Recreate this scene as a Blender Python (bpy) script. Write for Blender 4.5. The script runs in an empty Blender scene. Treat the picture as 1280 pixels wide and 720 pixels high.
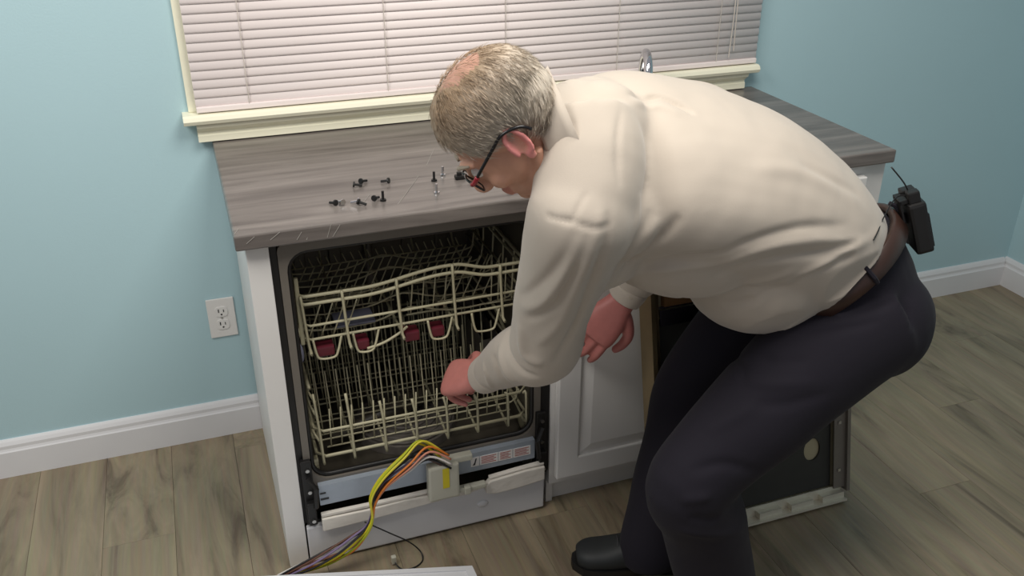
import bpy, bmesh, math, random
import numpy as np
from mathutils import Vector, Matrix, noise
from mathutils.bvhtree import BVHTree
random.seed(7)
rng = np.random.default_rng(7)
scn = bpy.context.scene
COL = scn.collection
PI = math.pi

# ------------------------------------------------------------------ camera
FPX = 1144.86
CAM_LOC = Vector((-0.0676, -2.4595, 1.6715))
CAM_ROT = (math.radians(62.957), math.radians(-0.1176), math.radians(-19.849))
cd = bpy.data.cameras.new('camera'); cam = bpy.data.objects.new('camera', cd); COL.objects.link(cam)
cam.location = CAM_LOC; cam.rotation_euler = CAM_ROT
cd.sensor_width = 36.0; cd.lens = FPX * 36.0 / 1280.0; cd.clip_start = 0.02
scn.camera = cam

# ------------------------------------------------------------------ light
world = bpy.data.worlds.new('world'); scn.world = world; world.use_nodes = True
world.node_tree.nodes['Background'].inputs['Color'].default_value = (0.93, 0.95, 1.0, 1)
world.node_tree.nodes['Background'].inputs['Strength'].default_value = 0.32

def area(name, loc, target, size, power, color, size_y=None):
    ld = bpy.data.lights.new(name, 'AREA'); ld.energy = power; ld.color = color
    ld.shape = 'RECTANGLE'; ld.size = size; ld.size_y = size_y or size
    o = bpy.data.objects.new(name, ld); COL.objects.link(o); o.location = loc
    o.rotation_euler = (Vector(target) - Vector(loc)).to_track_quat('-Z', 'Y').to_euler()
    return o
area('unseen_overhead_light', (0.70, -1.35, 2.5), (0.75, -0.9, 0.4), 0.9, 29, (1.0, 0.955, 0.88))
area('unseen_overhead_light', (-0.95, -1.35, 2.5), (-0.5, 0.0, 0.9), 0.9, 26, (1.0, 0.96, 0.90))  # unseen fill lamp, added to brighten the left wall
scn.view_settings.view_transform = 'Standard'; scn.view_settings.look = 'None'
scn.view_settings.exposure = 0.0; scn.view_settings.gamma = 1.0
scn.view_settings.use_curve_mapping = False

# ------------------------------------------------------------------ helpers: camera rays (only used to read real positions)
CM = Matrix.Translation(CAM_LOC) @ __import__('mathutils').Euler(CAM_ROT, 'XYZ').to_matrix().to_4x4()
CR = CM.to_3x3()
def ray(u, v): return (CR @ Vector(((u - 640) / FPX, -(v - 360) / FPX, -1))).normalized()
def at(u, v, x=None, y=None, z=None):
    d = ray(u, v)
    if x is not None: t = (x - CAM_LOC.x) / d.x
    elif y is not None: t = (y - CAM_LOC.y) / d.y
    else: t = (z - CAM_LOC.z) / d.z
    return CAM_LOC + d * t

# ------------------------------------------------------------------ helpers: materials
def lin(c):
    return tuple(((v / 255) / 12.92 if v / 255 <= 0.04045 else ((v / 255 + 0.055) / 1.055) ** 2.4) for v in c) + (1,)
class NT:
    def __init__(self, name):
        self.m = bpy.data.materials.new(name); self.m.use_nodes = True
        self.t = self.m.node_tree; self.b = self.t.nodes['Principled BSDF']
    def n(self, typ, **kw):
        nd = self.t.nodes.new(typ)
        for k, v in kw.items():
            if k in nd.inputs.keys(): nd.inputs[k].default_value = v
            else: setattr(nd, k, v)
        return nd
    def l(self, a, b): self.t.links.new(a, b)
def mat(name, rgb, rough=0.5, metal=0.0, var=0.06, scale=8.0, bump=0.0, bscale=60.0, stretch=(1, 1, 1), rgb2=None, spec=0.5, trans=0.0, alpha=1.0, detail=4):
    M = NT(name); b = M.b
    c1 = lin(rgb)
    if rgb2 is None: c2 = tuple(max(0, x * (1 - 2.2 * var)) for x in c1[:3]) + (1,)
    else: c2 = lin(rgb2)
    tc = M.n('ShaderNodeTexCoord'); mp = M.n('ShaderNodeMapping'); mp.inputs['Scale'].default_value = stretch
    M.l(tc.outputs['Object'], mp.inputs['Vector'])
    nz = M.n('ShaderNodeTexNoise', Scale=scale, Detail=detail); M.l(mp.outputs['Vector'], nz.inputs['Vector'])
    cr = M.n('ShaderNodeValToRGB'); cr.color_ramp.elements[0].position = 0.3; cr.color_ramp.elements[1].position = 0.7
    cr.color_ramp.elements[0].color = c2; cr.color_ramp.elements[1].color = c1
    M.l(nz.outputs['Fac'], cr.inputs['Fac']); M.l(cr.outputs['Color'], b.inputs['Base Color'])
    b.inputs['Roughness'].default_value = rough; b.inputs['Metallic'].default_value = metal
    b.inputs['Specular IOR Level'].default_value = spec
    if trans: b.inputs['Transmission Weight'].default_value = trans
    if alpha < 1: b.inputs['Alpha'].default_value = alpha
    if bump:
        n2 = M.n('ShaderNodeTexNoise', Scale=bscale, Detail=3); M.l(mp.outputs['Vector'], n2.inputs['Vector'])
        bp = M.n('ShaderNodeBump', Strength=bump, Distance=0.01); M.l(n2.outputs['Fac'], bp.inputs['Height']); M.l(bp.outputs['Normal'], b.inputs['Normal'])
    return M.m

def wood_floor():
    M = NT('grey_oak_plank')
    tc = M.n('ShaderNodeTexCoord'); oi = M.n('ShaderNodeObjectInfo')
    off = M.n('ShaderNodeVectorMath', operation='MULTIPLY_ADD')
    cb = M.n('ShaderNodeCombineXYZ'); M.l(oi.outputs['Random'], cb.inputs['X']); M.l(oi.outputs['Random'], cb.inputs['Y'])
    M.l(cb.outputs['Vector'], off.inputs[0]); off.inputs[1].default_value = (37, 53, 0); M.l(tc.outputs['Object'], off.inputs[2])
    mp = M.n('ShaderNodeMapping'); mp.inputs['Scale'].default_value = (9, 1.1, 1); M.l(off.outputs['Vector'], mp.inputs['Vector'])
    n1 = M.n('ShaderNodeTexNoise', Scale=1.6, Detail=6, Roughness=0.62, Distortion=0.9); M.l(mp.outputs['Vector'], n1.inputs['Vector'])
    cr = M.n('ShaderNodeValToRGB'); e = cr.color_ramp.elements
    e[0].position = 0.30; e[0].color = lin((98, 85, 68)); e[1].position = 0.72; e[1].color = lin((158, 144, 117))
    k = e.new(0.45); k.color = lin((134, 121, 98)); k = e.new(0.58); k.color = lin((147, 133, 108))
    M.l(n1.outputs['Fac'], cr.inputs['Fac'])
    mp2 = M.n('ShaderNodeMapping'); mp2.inputs['Scale'].default_value = (60, 1.5, 1); M.l(off.outputs['Vector'], mp2.inputs['Vector'])
    n2 = M.n('ShaderNodeTexNoise', Scale=2.0, Detail=4); M.l(mp2.outputs['Vector'], n2.inputs['Vector'])
    mx = M.n('ShaderNodeMix', data_type='RGBA', blend_type='MULTIPLY'); mx.inputs['Factor'].default_value = 0.28
    M.l(cr.outputs['Color'], mx.inputs['A']); M.l(n2.outputs['Color'], mx.inputs['B'])
    hs = M.n('ShaderNodeHueSaturation', Saturation=0.95)
    ma = M.n('ShaderNodeMath', operation='MULTIPLY_ADD'); M.l(oi.outputs['Random'], ma.inputs[0]); ma.inputs[1].default_value = 0.14; ma.inputs[2].default_value = 1.02
    M.l(ma.outputs['Value'], hs.inputs['Value']); M.l(mx.outputs['Result'], hs.inputs['Color'])
    M.l(hs.outputs['Color'], M.b.inputs['Base Color']); M.b.inputs['Roughness'].default_value = 0.42
    bp = M.n('ShaderNodeBump', Strength=0.12, Distance=0.003); M.l(n2.outputs['Fac'], bp.inputs['Height']); M.l(bp.outputs['Normal'], M.b.inputs['Normal'])
    return M.m
def laminate():
    M = NT('dark_grey_wood_laminate')
    tc = M.n('ShaderNodeTexCoord'); mp = M.n('ShaderNodeMapping'); mp.inputs['Scale'].default_value = (1.0, 13, 13); M.l(tc.outputs['Object'], mp.inputs['Vector'])
    n1 = M.n('ShaderNodeTexNoise', Scale=2.2, Detail=6, Roughness=0.6, Distortion=0.5); M.l(mp.outputs['Vector'], n1.inputs['Vector'])
    cr = M.n('ShaderNodeValToRGB'); e = cr.color_ramp.elements
    e[0].position = 0.32; e[0].color = lin((84, 78, 75)); e[1].position = 0.7; e[1].color = lin((128, 121, 116))
    M.l(n1.outputs['Fac'], cr.inputs['Fac']); M.l(cr.outputs['Color'], M.b.inputs['Base Color'])
    M.b.inputs['Roughness'].default_value = 0.3
    return M.m
def cloth(name, rgb, rough, weave, sheen=0.2, rgb2=None):
    m = mat(name, rgb, rough, var=0.04, scale=5, bump=weave, bscale=420, rgb2=rgb2, spec=0.25)
    m.node_tree.nodes['Principled BSDF'].inputs['Sheen Weight'].default_value = sheen
    return m
def tinted(name, rough=0.5, streak=0.12, scale=70, sss=0.0):
    M = NT(name)
    at_ = M.n('ShaderNodeVertexColor'); at_.layer_name = 'tint'
    tc = M.n('ShaderNodeTexCoord'); nz = M.n('ShaderNodeTexNoise', Scale=scale, Detail=4); M.l(tc.outputs['Object'], nz.inputs['Vector'])
    mr = M.n('ShaderNodeMapRange'); mr.inputs['To Min'].default_value = 1 - streak; mr.inputs['To Max'].default_value = 1 + streak
    M.l(nz.outputs['Fac'], mr.inputs['Value'])
    hs = M.n('ShaderNodeHueSaturation'); M.l(mr.outputs['Result'], hs.inputs['Value']); M.l(at_.outputs['Color'], hs.inputs['Color'])
    M.l(hs.outputs['Color'], M.b.inputs['Base Color']); M.b.inputs['Roughness'].default_value = rough
    bp = M.n('ShaderNodeBump', Strength=0.15, Distance=0.002); M.l(nz.outputs['Fac'], bp.inputs['Height']); M.l(bp.outputs['Normal'], M.b.inputs['Normal'])
    if sss: M.b.inputs['Subsurface Weight'].default_value = sss; M.b.inputs['Subsurface Radius'].default_value = (0.012, 0.005, 0.003)
    return M.m

X = {}
X['wall'] = mat('pale_blue_wall_paint', (175, 205, 212), 0.6, var=0.012, scale=2.0, bump=0.05, bscale=180)
X['white'] = mat('white_painted_wood', (226, 224, 221), 0.4, var=0.012, scale=4)
X['base'] = mat('white_baseboard_paint', (222, 222, 224), 0.45, var=0.015, scale=4)
X['cream'] = mat('cream_gloss_paint', (240, 237, 214), 0.35, var=0.012, scale=4)
X['slat'] = mat('blind_vinyl', (238, 227, 224), 0.5, var=0.012, scale=3)
X['cord'] = mat('blind_cord', (205, 196, 186), 0.8)
X['floor'] = wood_floor()
X['gap'] = mat('floor_joint', (58, 50, 44), 0.8)
X['lam'] = laminate()
X['steel'] = mat('brushed_steel', (190, 190, 188), 0.28, 1.0, var=0.04)
X['chrome'] = mat('chrome', (215, 215, 218), 0.08, 1.0, var=0.0)
X['black'] = mat('black_plastic', (22, 21, 21), 0.45, var=0.05)
X['tub'] = mat('dark_tub_plastic', (80, 75, 66), 0.32, var=0.10, scale=14)
X['rim'] = mat('grey_tub_rim', (112, 106, 98), 0.4, var=0.04)
X['rack'] = mat('cream_coated_wire', (186, 180, 150), 0.4, var=0.06, scale=20)
X['galv'] = mat('galvanized_steel', (168, 178, 190), 0.38, 0.35, var=0.08, scale=12)
X['foam'] = mat('white_insulation', (222, 216, 206), 0.75, var=0.05, scale=25, bump=0.2, bscale=40)
X['kick'] = mat('white_enamel', (216, 216, 218), 0.3, var=0.015)
X['maroon'] = mat('maroon_clip', (98, 30, 44), 0.4)
X['lav'] = mat('lavender_plastic', (118, 120, 138), 0.4)
X['sump'] = mat('grey_filter_plastic', (110, 104, 98), 0.5, var=0.1, scale=60)
X['scratch'] = mat('pale_scratch', (150, 146, 140), 0.6)
X['plug'] = mat('translucent_connector', (206, 204, 188), 0.3, var=0.03, trans=0.25)
X['yellow'] = mat('yellow_sticker', (206, 190, 40), 0.5)
X['paper'] = mat('white_label_paper', (222, 218, 214), 0.6, var=0.01)
X['redink'] = mat('red_ink', (176, 92, 86), 0.6)
X['ink'] = mat('dark_ink', (52, 52, 54), 0.6)
X['door_dark'] = mat('black_damping_sheet', (46, 46, 43), 0.55, var=0.08, scale=20)
X['brass'] = mat('bronze_edge_steel', (176, 156, 118), 0.25, 0.85, var=0.08, scale=20)
X['liner'] = mat('cream_liner', (176, 166, 136), 0.4, var=0.06)
X['zinc'] = mat('bright_zinc', (222, 216, 200), 0.25, 0.45, var=0.05)
X['brown'] = mat('brown_latch', (120, 86, 52), 0.5)
X['shirt'] = cloth('khaki_shirt_cotton', (191, 180, 167), 0.75, 0.04, 0.25)
X['seam'] = cloth('shirt_seam', (188, 176, 158), 0.8, 0.04, 0.1)
X['trouser'] = cloth('navy_trouser_cloth', (32, 29, 38), 0.85, 0.05, 0.03)
X['leather'] = mat('brown_belt_leather', (62, 42, 35), 0.35, var=0.12, scale=30)
X['shoe'] = mat('black_shoe_leather', (36, 39, 40), 0.6, var=0.08, scale=30)
X['skin'] = tinted('skin', 0.5, 0.10, 60, 0.06)
X['hair'] = tinted('grey_hair', 0.55, 0.18, 120)
X['gframe'] = mat('black_glasses_frame', (20, 18, 20), 0.25)
X['rtip'] = mat('red_glasses_frame', (150, 30, 44), 0.3)
X['eye'] = mat('eye_white', (226, 220, 214), 0.15)
X['iris'] = mat('blue_iris', (70, 92, 108), 0.15)
g = NT('clear_lens'); g.b.inputs['Base Color'].default_value = (1, 1, 1, 1); g.b.inputs['Transmission Weight'].default_value = 1; g.b.inputs['Roughness'].default_value = 0.02; g.b.inputs['IOR'].default_value = 1.05
X['lens'] = g.m
g = NT('window_glass'); g.b.inputs['Base Color'].default_value = (0.9, 0.95, 0.95, 1); g.b.inputs['Transmission Weight'].default_value = 1; g.b.inputs['Roughness'].default_value = 0.02; g.b.inputs['IOR'].default_value = 1.1
X['glass'] = g.m
WIRE_COLORS = [('yellow_wire', (206, 190, 26)), ('yellow_green_wire', (176, 186, 30)), ('yellow_wire', (214, 200, 60)), ('orange_wire', (214, 122, 44)), ('salmon_wire', (206, 138, 112)), ('white_wire', (220, 214, 208)), ('black_wire', (26, 24, 26)), ('brown_wire', (92, 58, 42)), ('violet_wire', (124, 108, 142)), ('black_wire', (30, 28, 32))]

# ------------------------------------------------------------------ helpers: meshes and objects
class MB:
    def __init__(s): s.v = []; s.f = []; s.mi = []; s.cur = 0
    def add(s, vs, fs):
        o = len(s.v); s.v += [tuple(v) for v in vs]
        for f in fs: s.f.append(tuple(i + o for i in f)); s.mi.append(s.cur)
        return s
    def box(s, lo, hi, bev=0.0, rot=None, piv=None):
        bm = bmesh.new(); bmesh.ops.create_cube(bm, size=1)
        lo = Vector(lo); hi = Vector(hi); c = (lo + hi) / 2; d = hi - lo
        for v in bm.verts: v.co = Vector((v.co.x * d.x, v.co.y * d.y, v.co.z * d.z)) + c
        if bev: bmesh.ops.bevel(bm, geom=list(bm.edges), offset=bev, segments=2, affect='EDGES', profile=0.6)
        if rot is not None:
            p = Vector(piv) if piv is not None else c
            for v in bm.verts: v.co = rot @ (v.co - p) + p
        bm.verts.index_update()
        s.add([v.co for v in bm.verts], [[v.index for v in f.verts] for f in bm.faces]); bm.free(); return s
    def tube(s, pts, r, n=8, cap=True, closed=False):
        pts = [Vector(p) for p in pts]; m = len(pts); rr = r if hasattr(r, '__len__') else [r] * m
        T = []
        for i in range(m):
            a = pts[(i - 1) % m] if closed else pts[max(i - 1, 0)]; b = pts[(i + 1) % m] if closed else pts[min(i + 1, m - 1)]
            T.append((b - a).normalized() if (b - a).length > 1e-9 else Vector((0, 0, 1)))
        nrm = T[0].orthogonal().normalized(); vs = []
        for i in range(m):
            nrm = (nrm - T[i] * nrm.dot(T[i]))
            nrm = nrm.normalized() if nrm.length > 1e-6 else T[i].orthogonal().normalized()
            bi = T[i].cross(nrm)
            for k in range(n):
                a = 2 * PI * k / n; vs.append(pts[i] + (nrm * math.cos(a) + bi * math.sin(a)) * rr[i])
        fs = []
        for i in range(m if closed else m - 1):
            j = (i + 1) % m
            for k in range(n): fs.append((i * n + k, i * n + (k + 1) % n, j * n + (k + 1) % n, j * n + k))
        if cap and not closed: fs.append(tuple(range(n))[::-1]); fs.append(tuple((m - 1) * n + k for k in range(n)))
        return s.add(vs, fs)
    def ell(s, c, r, R=None, nu=20, nv=14):
        c = Vector(c); vs = []; fs = []
        for j in range(nv + 1):
            th = PI * j / nv
            for i in range(nu):
                ph = 2 * PI * i / nu
                p = Vector((r[0] * math.sin(th) * math.cos(ph), r[1] * math.sin(th) * math.sin(ph), r[2] * math.cos(th)))
                vs.append(c + (R @ p if R is not None else p))
        for j in range(nv):
            for i in range(nu): fs.append((j * nu + i, (j + 1) * nu + i, (j + 1) * nu + (i + 1) % nu, j * nu + (i + 1) % nu))
        return s.add(vs, fs)
    def loft(s, st, n=28, sub=4, cap=True, expo=2.0):
        # st: list of (center, a, b, side vector)
        TG = [Vector(q[4]).normalized() if len(q) > 4 else None for q in st]; C = [Vector(q[0]) for q in st]; A = [q[1] for q in st]; B = [q[2] for q in st]; S = [Vector(q[3]).normalized() for q in st]
        def cr(P, i, t):
            p0 = P[max(i - 1, 0)]; p1 = P[i]; p2 = P[i + 1]; p3 = P[min(i + 2, len(P) - 1)]
            return (p1 * 2 + (p2 - p0) * t + (p0 * 2 - p1 * 5 + p2 * 4 - p3) * t * t + (p1 * 3 - p0 - p2 * 3 + p3) * t ** 3) * 0.5
        cs, as_, bs, ss = [], [], [], []
        for i in range(len(C) - 1):
            for k in range(sub):
                t = k / sub; cs.append(cr(C, i, t)); as_.append(cr(A, i, t)); bs.append(cr(B, i, t)); ss.append(S[i].lerp(S[i + 1], t))
        cs.append(C[-1]); as_.append(A[-1]); bs.append(B[-1]); ss.append(S[-1])
        m = len(cs); vs = []; fs = []
        for i in range(m):
            t = (cs[min(i + 1, m - 1)] - cs[max(i - 1, 0)]).normalized()
            k0 = min(i // sub, len(st) - 2); w1 = i / sub - k0
            ta = TG[k0] or t; tb = TG[k0 + 1] or t
            t = ta.lerp(tb, w1).normalized()
            sd = ss[i] - t * ss[i].dot(t); sd.normalize(); up = t.cross(sd)
            for k in range(n):
                a = 2 * PI * k / n; ca, sa = math.cos(a), math.sin(a)
                if expo != 2.0:
                    ca = math.copysign(abs(ca) ** (2 / expo), ca); sa = math.copysign(abs(sa) ** (2 / expo), sa)
                vs.append(cs[i] + sd * (as_[i] * ca) + up * (bs[i] * sa))
        for i in range(m - 1):
            for k in range(n): fs.append((i * n + k, i * n + (k + 1) % n, (i + 1) * n + (k + 1) % n, (i + 1) * n + k))
        if cap: fs.append(tuple(range(n))[::-1]); fs.append(tuple((m - 1) * n + k for k in range(n)))
        return s.add(vs, fs)
    def prism(s, poly, axis, lo, hi):
        # poly: 2-D outline; axis 'y' maps (x, z), axis 'x' maps (y, z), axis 'z' maps (x, y)
        def p3(p, h):
            return {'y': (p[0], h, p[1]), 'x': (h, p[0], p[1]), 'z': (p[0], p[1], h)}[axis]
        n = len(poly); vs = [p3(p, lo) for p in poly] + [p3(p, hi) for p in poly]
        fs = [tuple(range(n)), tuple(range(2 * n - 1, n - 1, -1))] + [(i, i + n, (i + 1) % n + n, (i + 1) % n) for i in range(n)]
        return s.add(vs, fs)
    def ring(s, outer, inner, axis, lo, hi):
        # frame between two outlines with the same number of points
        def p3(p, h):
            return {'y': (p[0], h, p[1]), 'x': (h, p[0], p[1]), 'z': (p[0], p[1], h)}[axis]
        n = len(outer); vs = [p3(p, lo) for p in outer] + [p3(p, lo) for p in inner] + [p3(p, hi) for p in outer] + [p3(p, hi) for p in inner]
        fs = []
        for i in range(n):
            j = (i + 1) % n
            fs += [(i, j, n + j, n + i), (2 * n + i, 3 * n + i, 3 * n + j, 2 * n + j), (i, 2 * n + i, 2 * n + j, j), (n + i, n + j, 3 * n + j, 3 * n + i)]
        return s.add(vs, fs)
    def mesh(s, name, org=(0, 0, 0), smooth=False):
        me = bpy.data.meshes.new(name); o = Vector(org)
        me.from_pydata([Vector(v) - o for v in s.v], [], s.f)
        bm = bmesh.new(); bm.from_mesh(me); bmesh.ops.recalc_face_normals(bm, faces=bm.faces); bm.to_mesh(me); bm.free()
        for p, i in zip(me.polygons, s.mi): p.material_index = i; p.use_smooth = smooth
        me.update(); return me
ORG = {}
def org(o): return ORG.get(o.name, Vector((0, 0, 0))) if o else Vector((0, 0, 0))
def link(name, data, parent=None, loc=None):
    o = bpy.data.objects.new(name, data); COL.objects.link(o)
    if parent is not None: o.parent = parent
    w = Vector(loc) if loc is not None else org(parent)
    o.location = w - org(parent); ORG[o.name] = w
    return o
def part(name, mb, m, parent, smooth=False, label=None):
    me = mb.mesh(name, org(parent), smooth) if isinstance(mb, MB) else mb
    for k in (m if isinstance(m, (list, tuple)) else [m]): me.materials.append(X[k] if isinstance(k, str) else k)
    o = link(name, me, parent)
    if label: o['label'] = label
    return o
def tag(o, label, cat, group=None):
    o['label'] = label; o['category'] = cat
    if group: o['group'] = group
    return o
def thing(name, loc, label, cat, group=None):
    return tag(link(name, None, None, loc), label, cat, group)
def single(name, mb, m, label, cat, group=None, smooth=False):
    v = np.array(mb.v); o_ = Vector(((v[:, 0].min() + v[:, 0].max()) / 2, (v[:, 1].min() + v[:, 1].max()) / 2, v[:, 2].min()))
    me = mb.mesh(name, o_, smooth)
    for k in (m if isinstance(m, (list, tuple)) else [m]): me.materials.append(X[k] if isinstance(k, str) else k)
    return tag(link(name, me, None, o_), label, cat, group)
def struct(name, mb, m, label, parent=None, loc=None):
    o_ = Vector(loc) if loc else Vector((0, 0, 0)); me = mb.mesh(name, o_)
    me.materials.append(X[m]); o = link(name, me, parent, o_); o['kind'] = 'structure'; o['label'] = label; o['category'] = name.split('_')[0]
    return o
def rrect(x0, x1, z0, z1, r, n=5):
    pts = []
    for cx, cz, a0 in ((x1 - r, z1 - r, 0), (x0 + r, z1 - r, PI / 2), (x0 + r, z0 + r, PI), (x1 - r, z0 + r, 1.5 * PI)):
        for k in range(n + 1):
            a = a0 + PI / 2 * k / n; pts.append((cx + r * math.cos(a), cz + r * math.sin(a)))
    return pts
def spline(pts, sub=6):
    P = [Vector(p) for p in pts]; out = []
    for i in range(len(P) - 1):
        p0 = P[max(i - 1, 0)]; p1 = P[i]; p2 = P[i + 1]; p3 = P[min(i + 2, len(P) - 1)]
        for k in range(sub):
            t = k / sub
            out.append((p1 * 2 + (p2 - p0) * t + (p0 * 2 - p1 * 5 + p2 * 4 - p3) * t * t + (p1 * 3 - p0 - p2 * 3 + p3) * t ** 3) * 0.5)
    return out + [P[-1]]

# ================================================================== THE ROOM
XW = 2.936       # right-hand wall
WX0, WX1 = -0.045, 1.60   # window opening
WZ0, WZ1 = 1.0, 2.15
b = MB()   # wall with a window opening
for lo, hi in (((-2.2, 0, 0), (WX0, 0.12, 2.7)), ((WX1, 0, 0), (XW, 0.12, 2.7)), ((WX0, 0, 0), (WX1, 0.12, WZ0)), ((WX0, 0, WZ1), (WX1, 0.12, 2.7))): b.box(lo, hi)
struct('wall_back', b, 'wall', 'pale blue painted wall behind the counter with the window')
struct('wall_right', MB().box((XW, -3.6, 0), (XW + 0.1, 0.12, 2.7)), 'wall', 'pale blue side wall meeting the back wall at right')
fl = struct('floor', MB().box((-2.2, -3.6, -0.05), (XW, 0.0, -0.006)), 'gap', 'grey brown wood plank floor')
PWID, PLEN = 0.178, 1.22
pm = MB().box((-PWID / 2 + 0.0003, -PLEN / 2 + 0.0003, -0.006), (PWID / 2 - 0.0003, PLEN / 2 - 0.0003, 0.0), 0.0008).mesh('plank'); pm.materials.append(X['floor'])
nx = int((XW + 1.4) / PWID) + 1
for i in range(nx):
    cx = XW - PWID / 2 - i * PWID
    y = 0.0 + (0.37 * i % 1.0) * PLEN
    while y > -2.35:
        lo = y - PLEN
        if lo < 0.0:
            top = min(y, -0.001)
            o = link('plank', pm, fl, (cx, (top + lo) / 2, 0)); o.scale = (1, (top - lo) / PLEN, 1)
        y -= PLEN
def baseboard(axis, a0, a1, pos, name, label):
    prof = [(0, 0), (0.017, 0), (0.017, 0.082), (0.0145, 0.086), (0.0125, 0.092), (0.0125, 0.102), (0.008, 0.112), (0.004, 0.118), (0, 0.118)]
    if axis == 'x': b = MB().prism([(-p[0], p[1]) for p in prof], 'x', a0, a1)
    else: b = MB().prism([(pos - p[0], p[1]) for p in prof], 'y', a0, a1)
    struct(name, b, 'base', label)
baseboard('x', -2.2, 0.0, 0, 'baseboard_left', 'white moulded baseboard left of the cabinets')
baseboard('x', 1.66, XW - 0.017, 0, 'baseboard_back', 'white moulded baseboard right of the cabinets')
baseboard('y', -3.6, 0.0, XW, 'baseboard_right', 'white moulded baseboard on the right wall')

# window
w = link('window_1', None, None, ((WX0 + WX1) / 2, 0, WZ0)); w['kind'] = 'structure'; w['label'] = 'cream framed window above the counter'; w['category'] = 'window'
b = MB()
for lo, hi in (((WX0, 0.0, WZ0), (WX0 + 0.016, 0.115, WZ1)), ((WX1 - 0.016, 0.0, WZ0), (WX1, 0.115, WZ1)), ((WX0, 0.0, WZ1 - 0.016), (WX1, 0.115, WZ1)), ((WX0, 0.0, WZ0), (WX1, 0.115, WZ0 + 0.006))): b.box(lo, hi)
part('window_jamb', b, 'cream', w)
b = MB()
for lo, hi in (((WX0 - 0.022, -0.012, WZ0), (WX0 + 0.001, 0.0, WZ1)), ((WX1 - 0.001, -0.012, WZ0), (WX1 + 0.012, 0.0, WZ1)), ((WX0 - 0.022, -0.012, WZ1), (WX1 + 0.012, 0.0, WZ1 + 0.022))): b.box(lo, hi, 0.003)
part('window_casing', b, 'cream', w)
# sash behind the blind
sash = MB().box((WX0 + 0.017, 0.085, WZ0 + 0.007), (WX0 + 0.065, 0.112, WZ1 - 0.017)).box((WX1 - 0.065, 0.085, WZ0 + 0.007), (WX1 - 0.017, 0.112, WZ1 - 0.017)).box((WX0 + 0.065, 0.085, WZ0 + 0.007), (WX1 - 0.065, 0.112, WZ0 + 0.06)).box((WX0 + 0.065, 0.085, WZ1 - 0.065), (WX1 - 0.065, 0.112, WZ1 - 0.017)).box((0.755, 0.085, WZ0 + 0.06), (0.805, 0.112, WZ1 - 0.065))
sh = part('window_sash', sash, 'cream', w)
for x0, x1 in ((WX0 + 0.065, 0.755), (0.805, WX1 - 0.065)):
    part('pane', MB().box((x0, 0.096, WZ0 + 0.06), (x1, 0.100, WZ1 - 0.065)), 'glass', sh)
# sill: stool with a rounded nose and a stepped apron below
SX0, SX1 = -0.083, 1.618
prof = [(0.03, 0.974), (0.03, 1.0), (-0.045, 1.0), (-0.054, 0.996), (-0.058, 0.987), (-0.054, 0.978), (-0.045, 0.974)]
part('window_sill', MB().prism([(y, z) for y, z in prof], 'x', SX0, SX1), 'cream', w)
ap = [(0, 0.974), (-0.046, 0.974), (-0.042, 0.964), (-0.030, 0.955), (-0.024, 0.950), (-0.024, 0.944), (-0.028, 0.940), (-0.028, 0.924), (0, 0.924)]
part('sill_apron', MB().prism(ap, 'x', SX0 + 0.03, SX1 - 0.03), 'cream', w)

# venetian blind
BX0, BX1 = WX0 + 0.02, WX1 + 0.012
bl = thing('venetian_blind', ((BX0 + BX1) / 2, 0.02, WZ0 + 0.012), 'closed off-white venetian blind hanging in the window above the counter', 'blind')
BX0, BX1 = WX0 - 0.002, WX1 + 0.014
BY = -0.028
nr = 7; vs = []; fs = []; SW = 0.0285
for k in range(nr):
    t = k / (nr - 1) - 0.5; a = math.radians(79)
    bow = 0.0035 * (1 - (2 * t) ** 2)
    yy = -math.sin(a) * bow - math.cos(a) * t * SW * -1; zz = math.sin(a) * t * SW + math.cos(a) * bow
    for x in (BX0 - (BX0 + BX1) / 2, BX1 - (BX0 + BX1) / 2): vs.append((x, yy, zz))
for k in range(nr - 1): fs.append((2 * k, 2 * k + 1, 2 * k + 3, 2 * k + 2))
n0 = len(vs); vs += [(x, y + 0.0006, z) for x, y, z in vs]
fs += [tuple(i + n0 for i in f[::-1]) for f in fs]
fs += [(2 * k, 2 * k + 2, 2 * k + 2 + n0, 2 * k + n0) for k in range(nr - 1)] + [(2 * k + 1, 2 * k + 1 + n0, 2 * k + 3 + n0, 2 * k + 3) for k in range(nr - 1)]
fs += [(0, n0, n0 + 1, 1), (2 * nr - 2, 2 * nr - 1, n0 + 2 * nr - 1, n0 + 2 * nr - 2)]
smesh = MB().add(vs, fs).mesh('slat', smooth=True); smesh.materials.append(X['slat'])
PITCH = 0.0232; z = WZ0 + 0.030
while z < WZ1 - 0.05:
    o = link('slat', smesh, bl, ((BX0 + BX1) / 2, BY, z)); o.rotation_euler = (math.radians(random.uniform(-1.5, 1.5)), 0, 0); z += PITCH
part('bottom_rail', MB().box((BX0, BY - 0.010, WZ0 + 0.003), (BX1, BY + 0.010, WZ0 + 0.018), 0.003), 'slat', bl)
part('head_rail', MB().box((BX0, BY - 0.014, WZ1 - 0.045), (BX1, BY + 0.014, WZ1 - 0.018), 0.002), 'slat', bl)
for x in (0.085, 0.452, 0.79, 1.135, 1.47):
    part('ladder_cord', MB().tube([(x, BY - 0.0085, WZ0 + 0.015), (x, BY - 0.0085, WZ1 - 0.03)], 0.0011, 5), 'cord', bl)
cw = part('pull_cord', MB().tube(spline([(1.505, -0.041, WZ1 - 0.03), (1.505, -0.045, 1.5), (1.508, -0.049, 1.2), (1.506, -0.047, 1.03)]), 0.0016, 6).tube(spline([(1.512, -0.041, WZ1 - 0.03), (1.514, -0.045, 1.5), (1.516, -0.049, 1.2), (1.520, -0.048, 1.05)]), 0.0016, 6), 'cord', bl)
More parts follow.
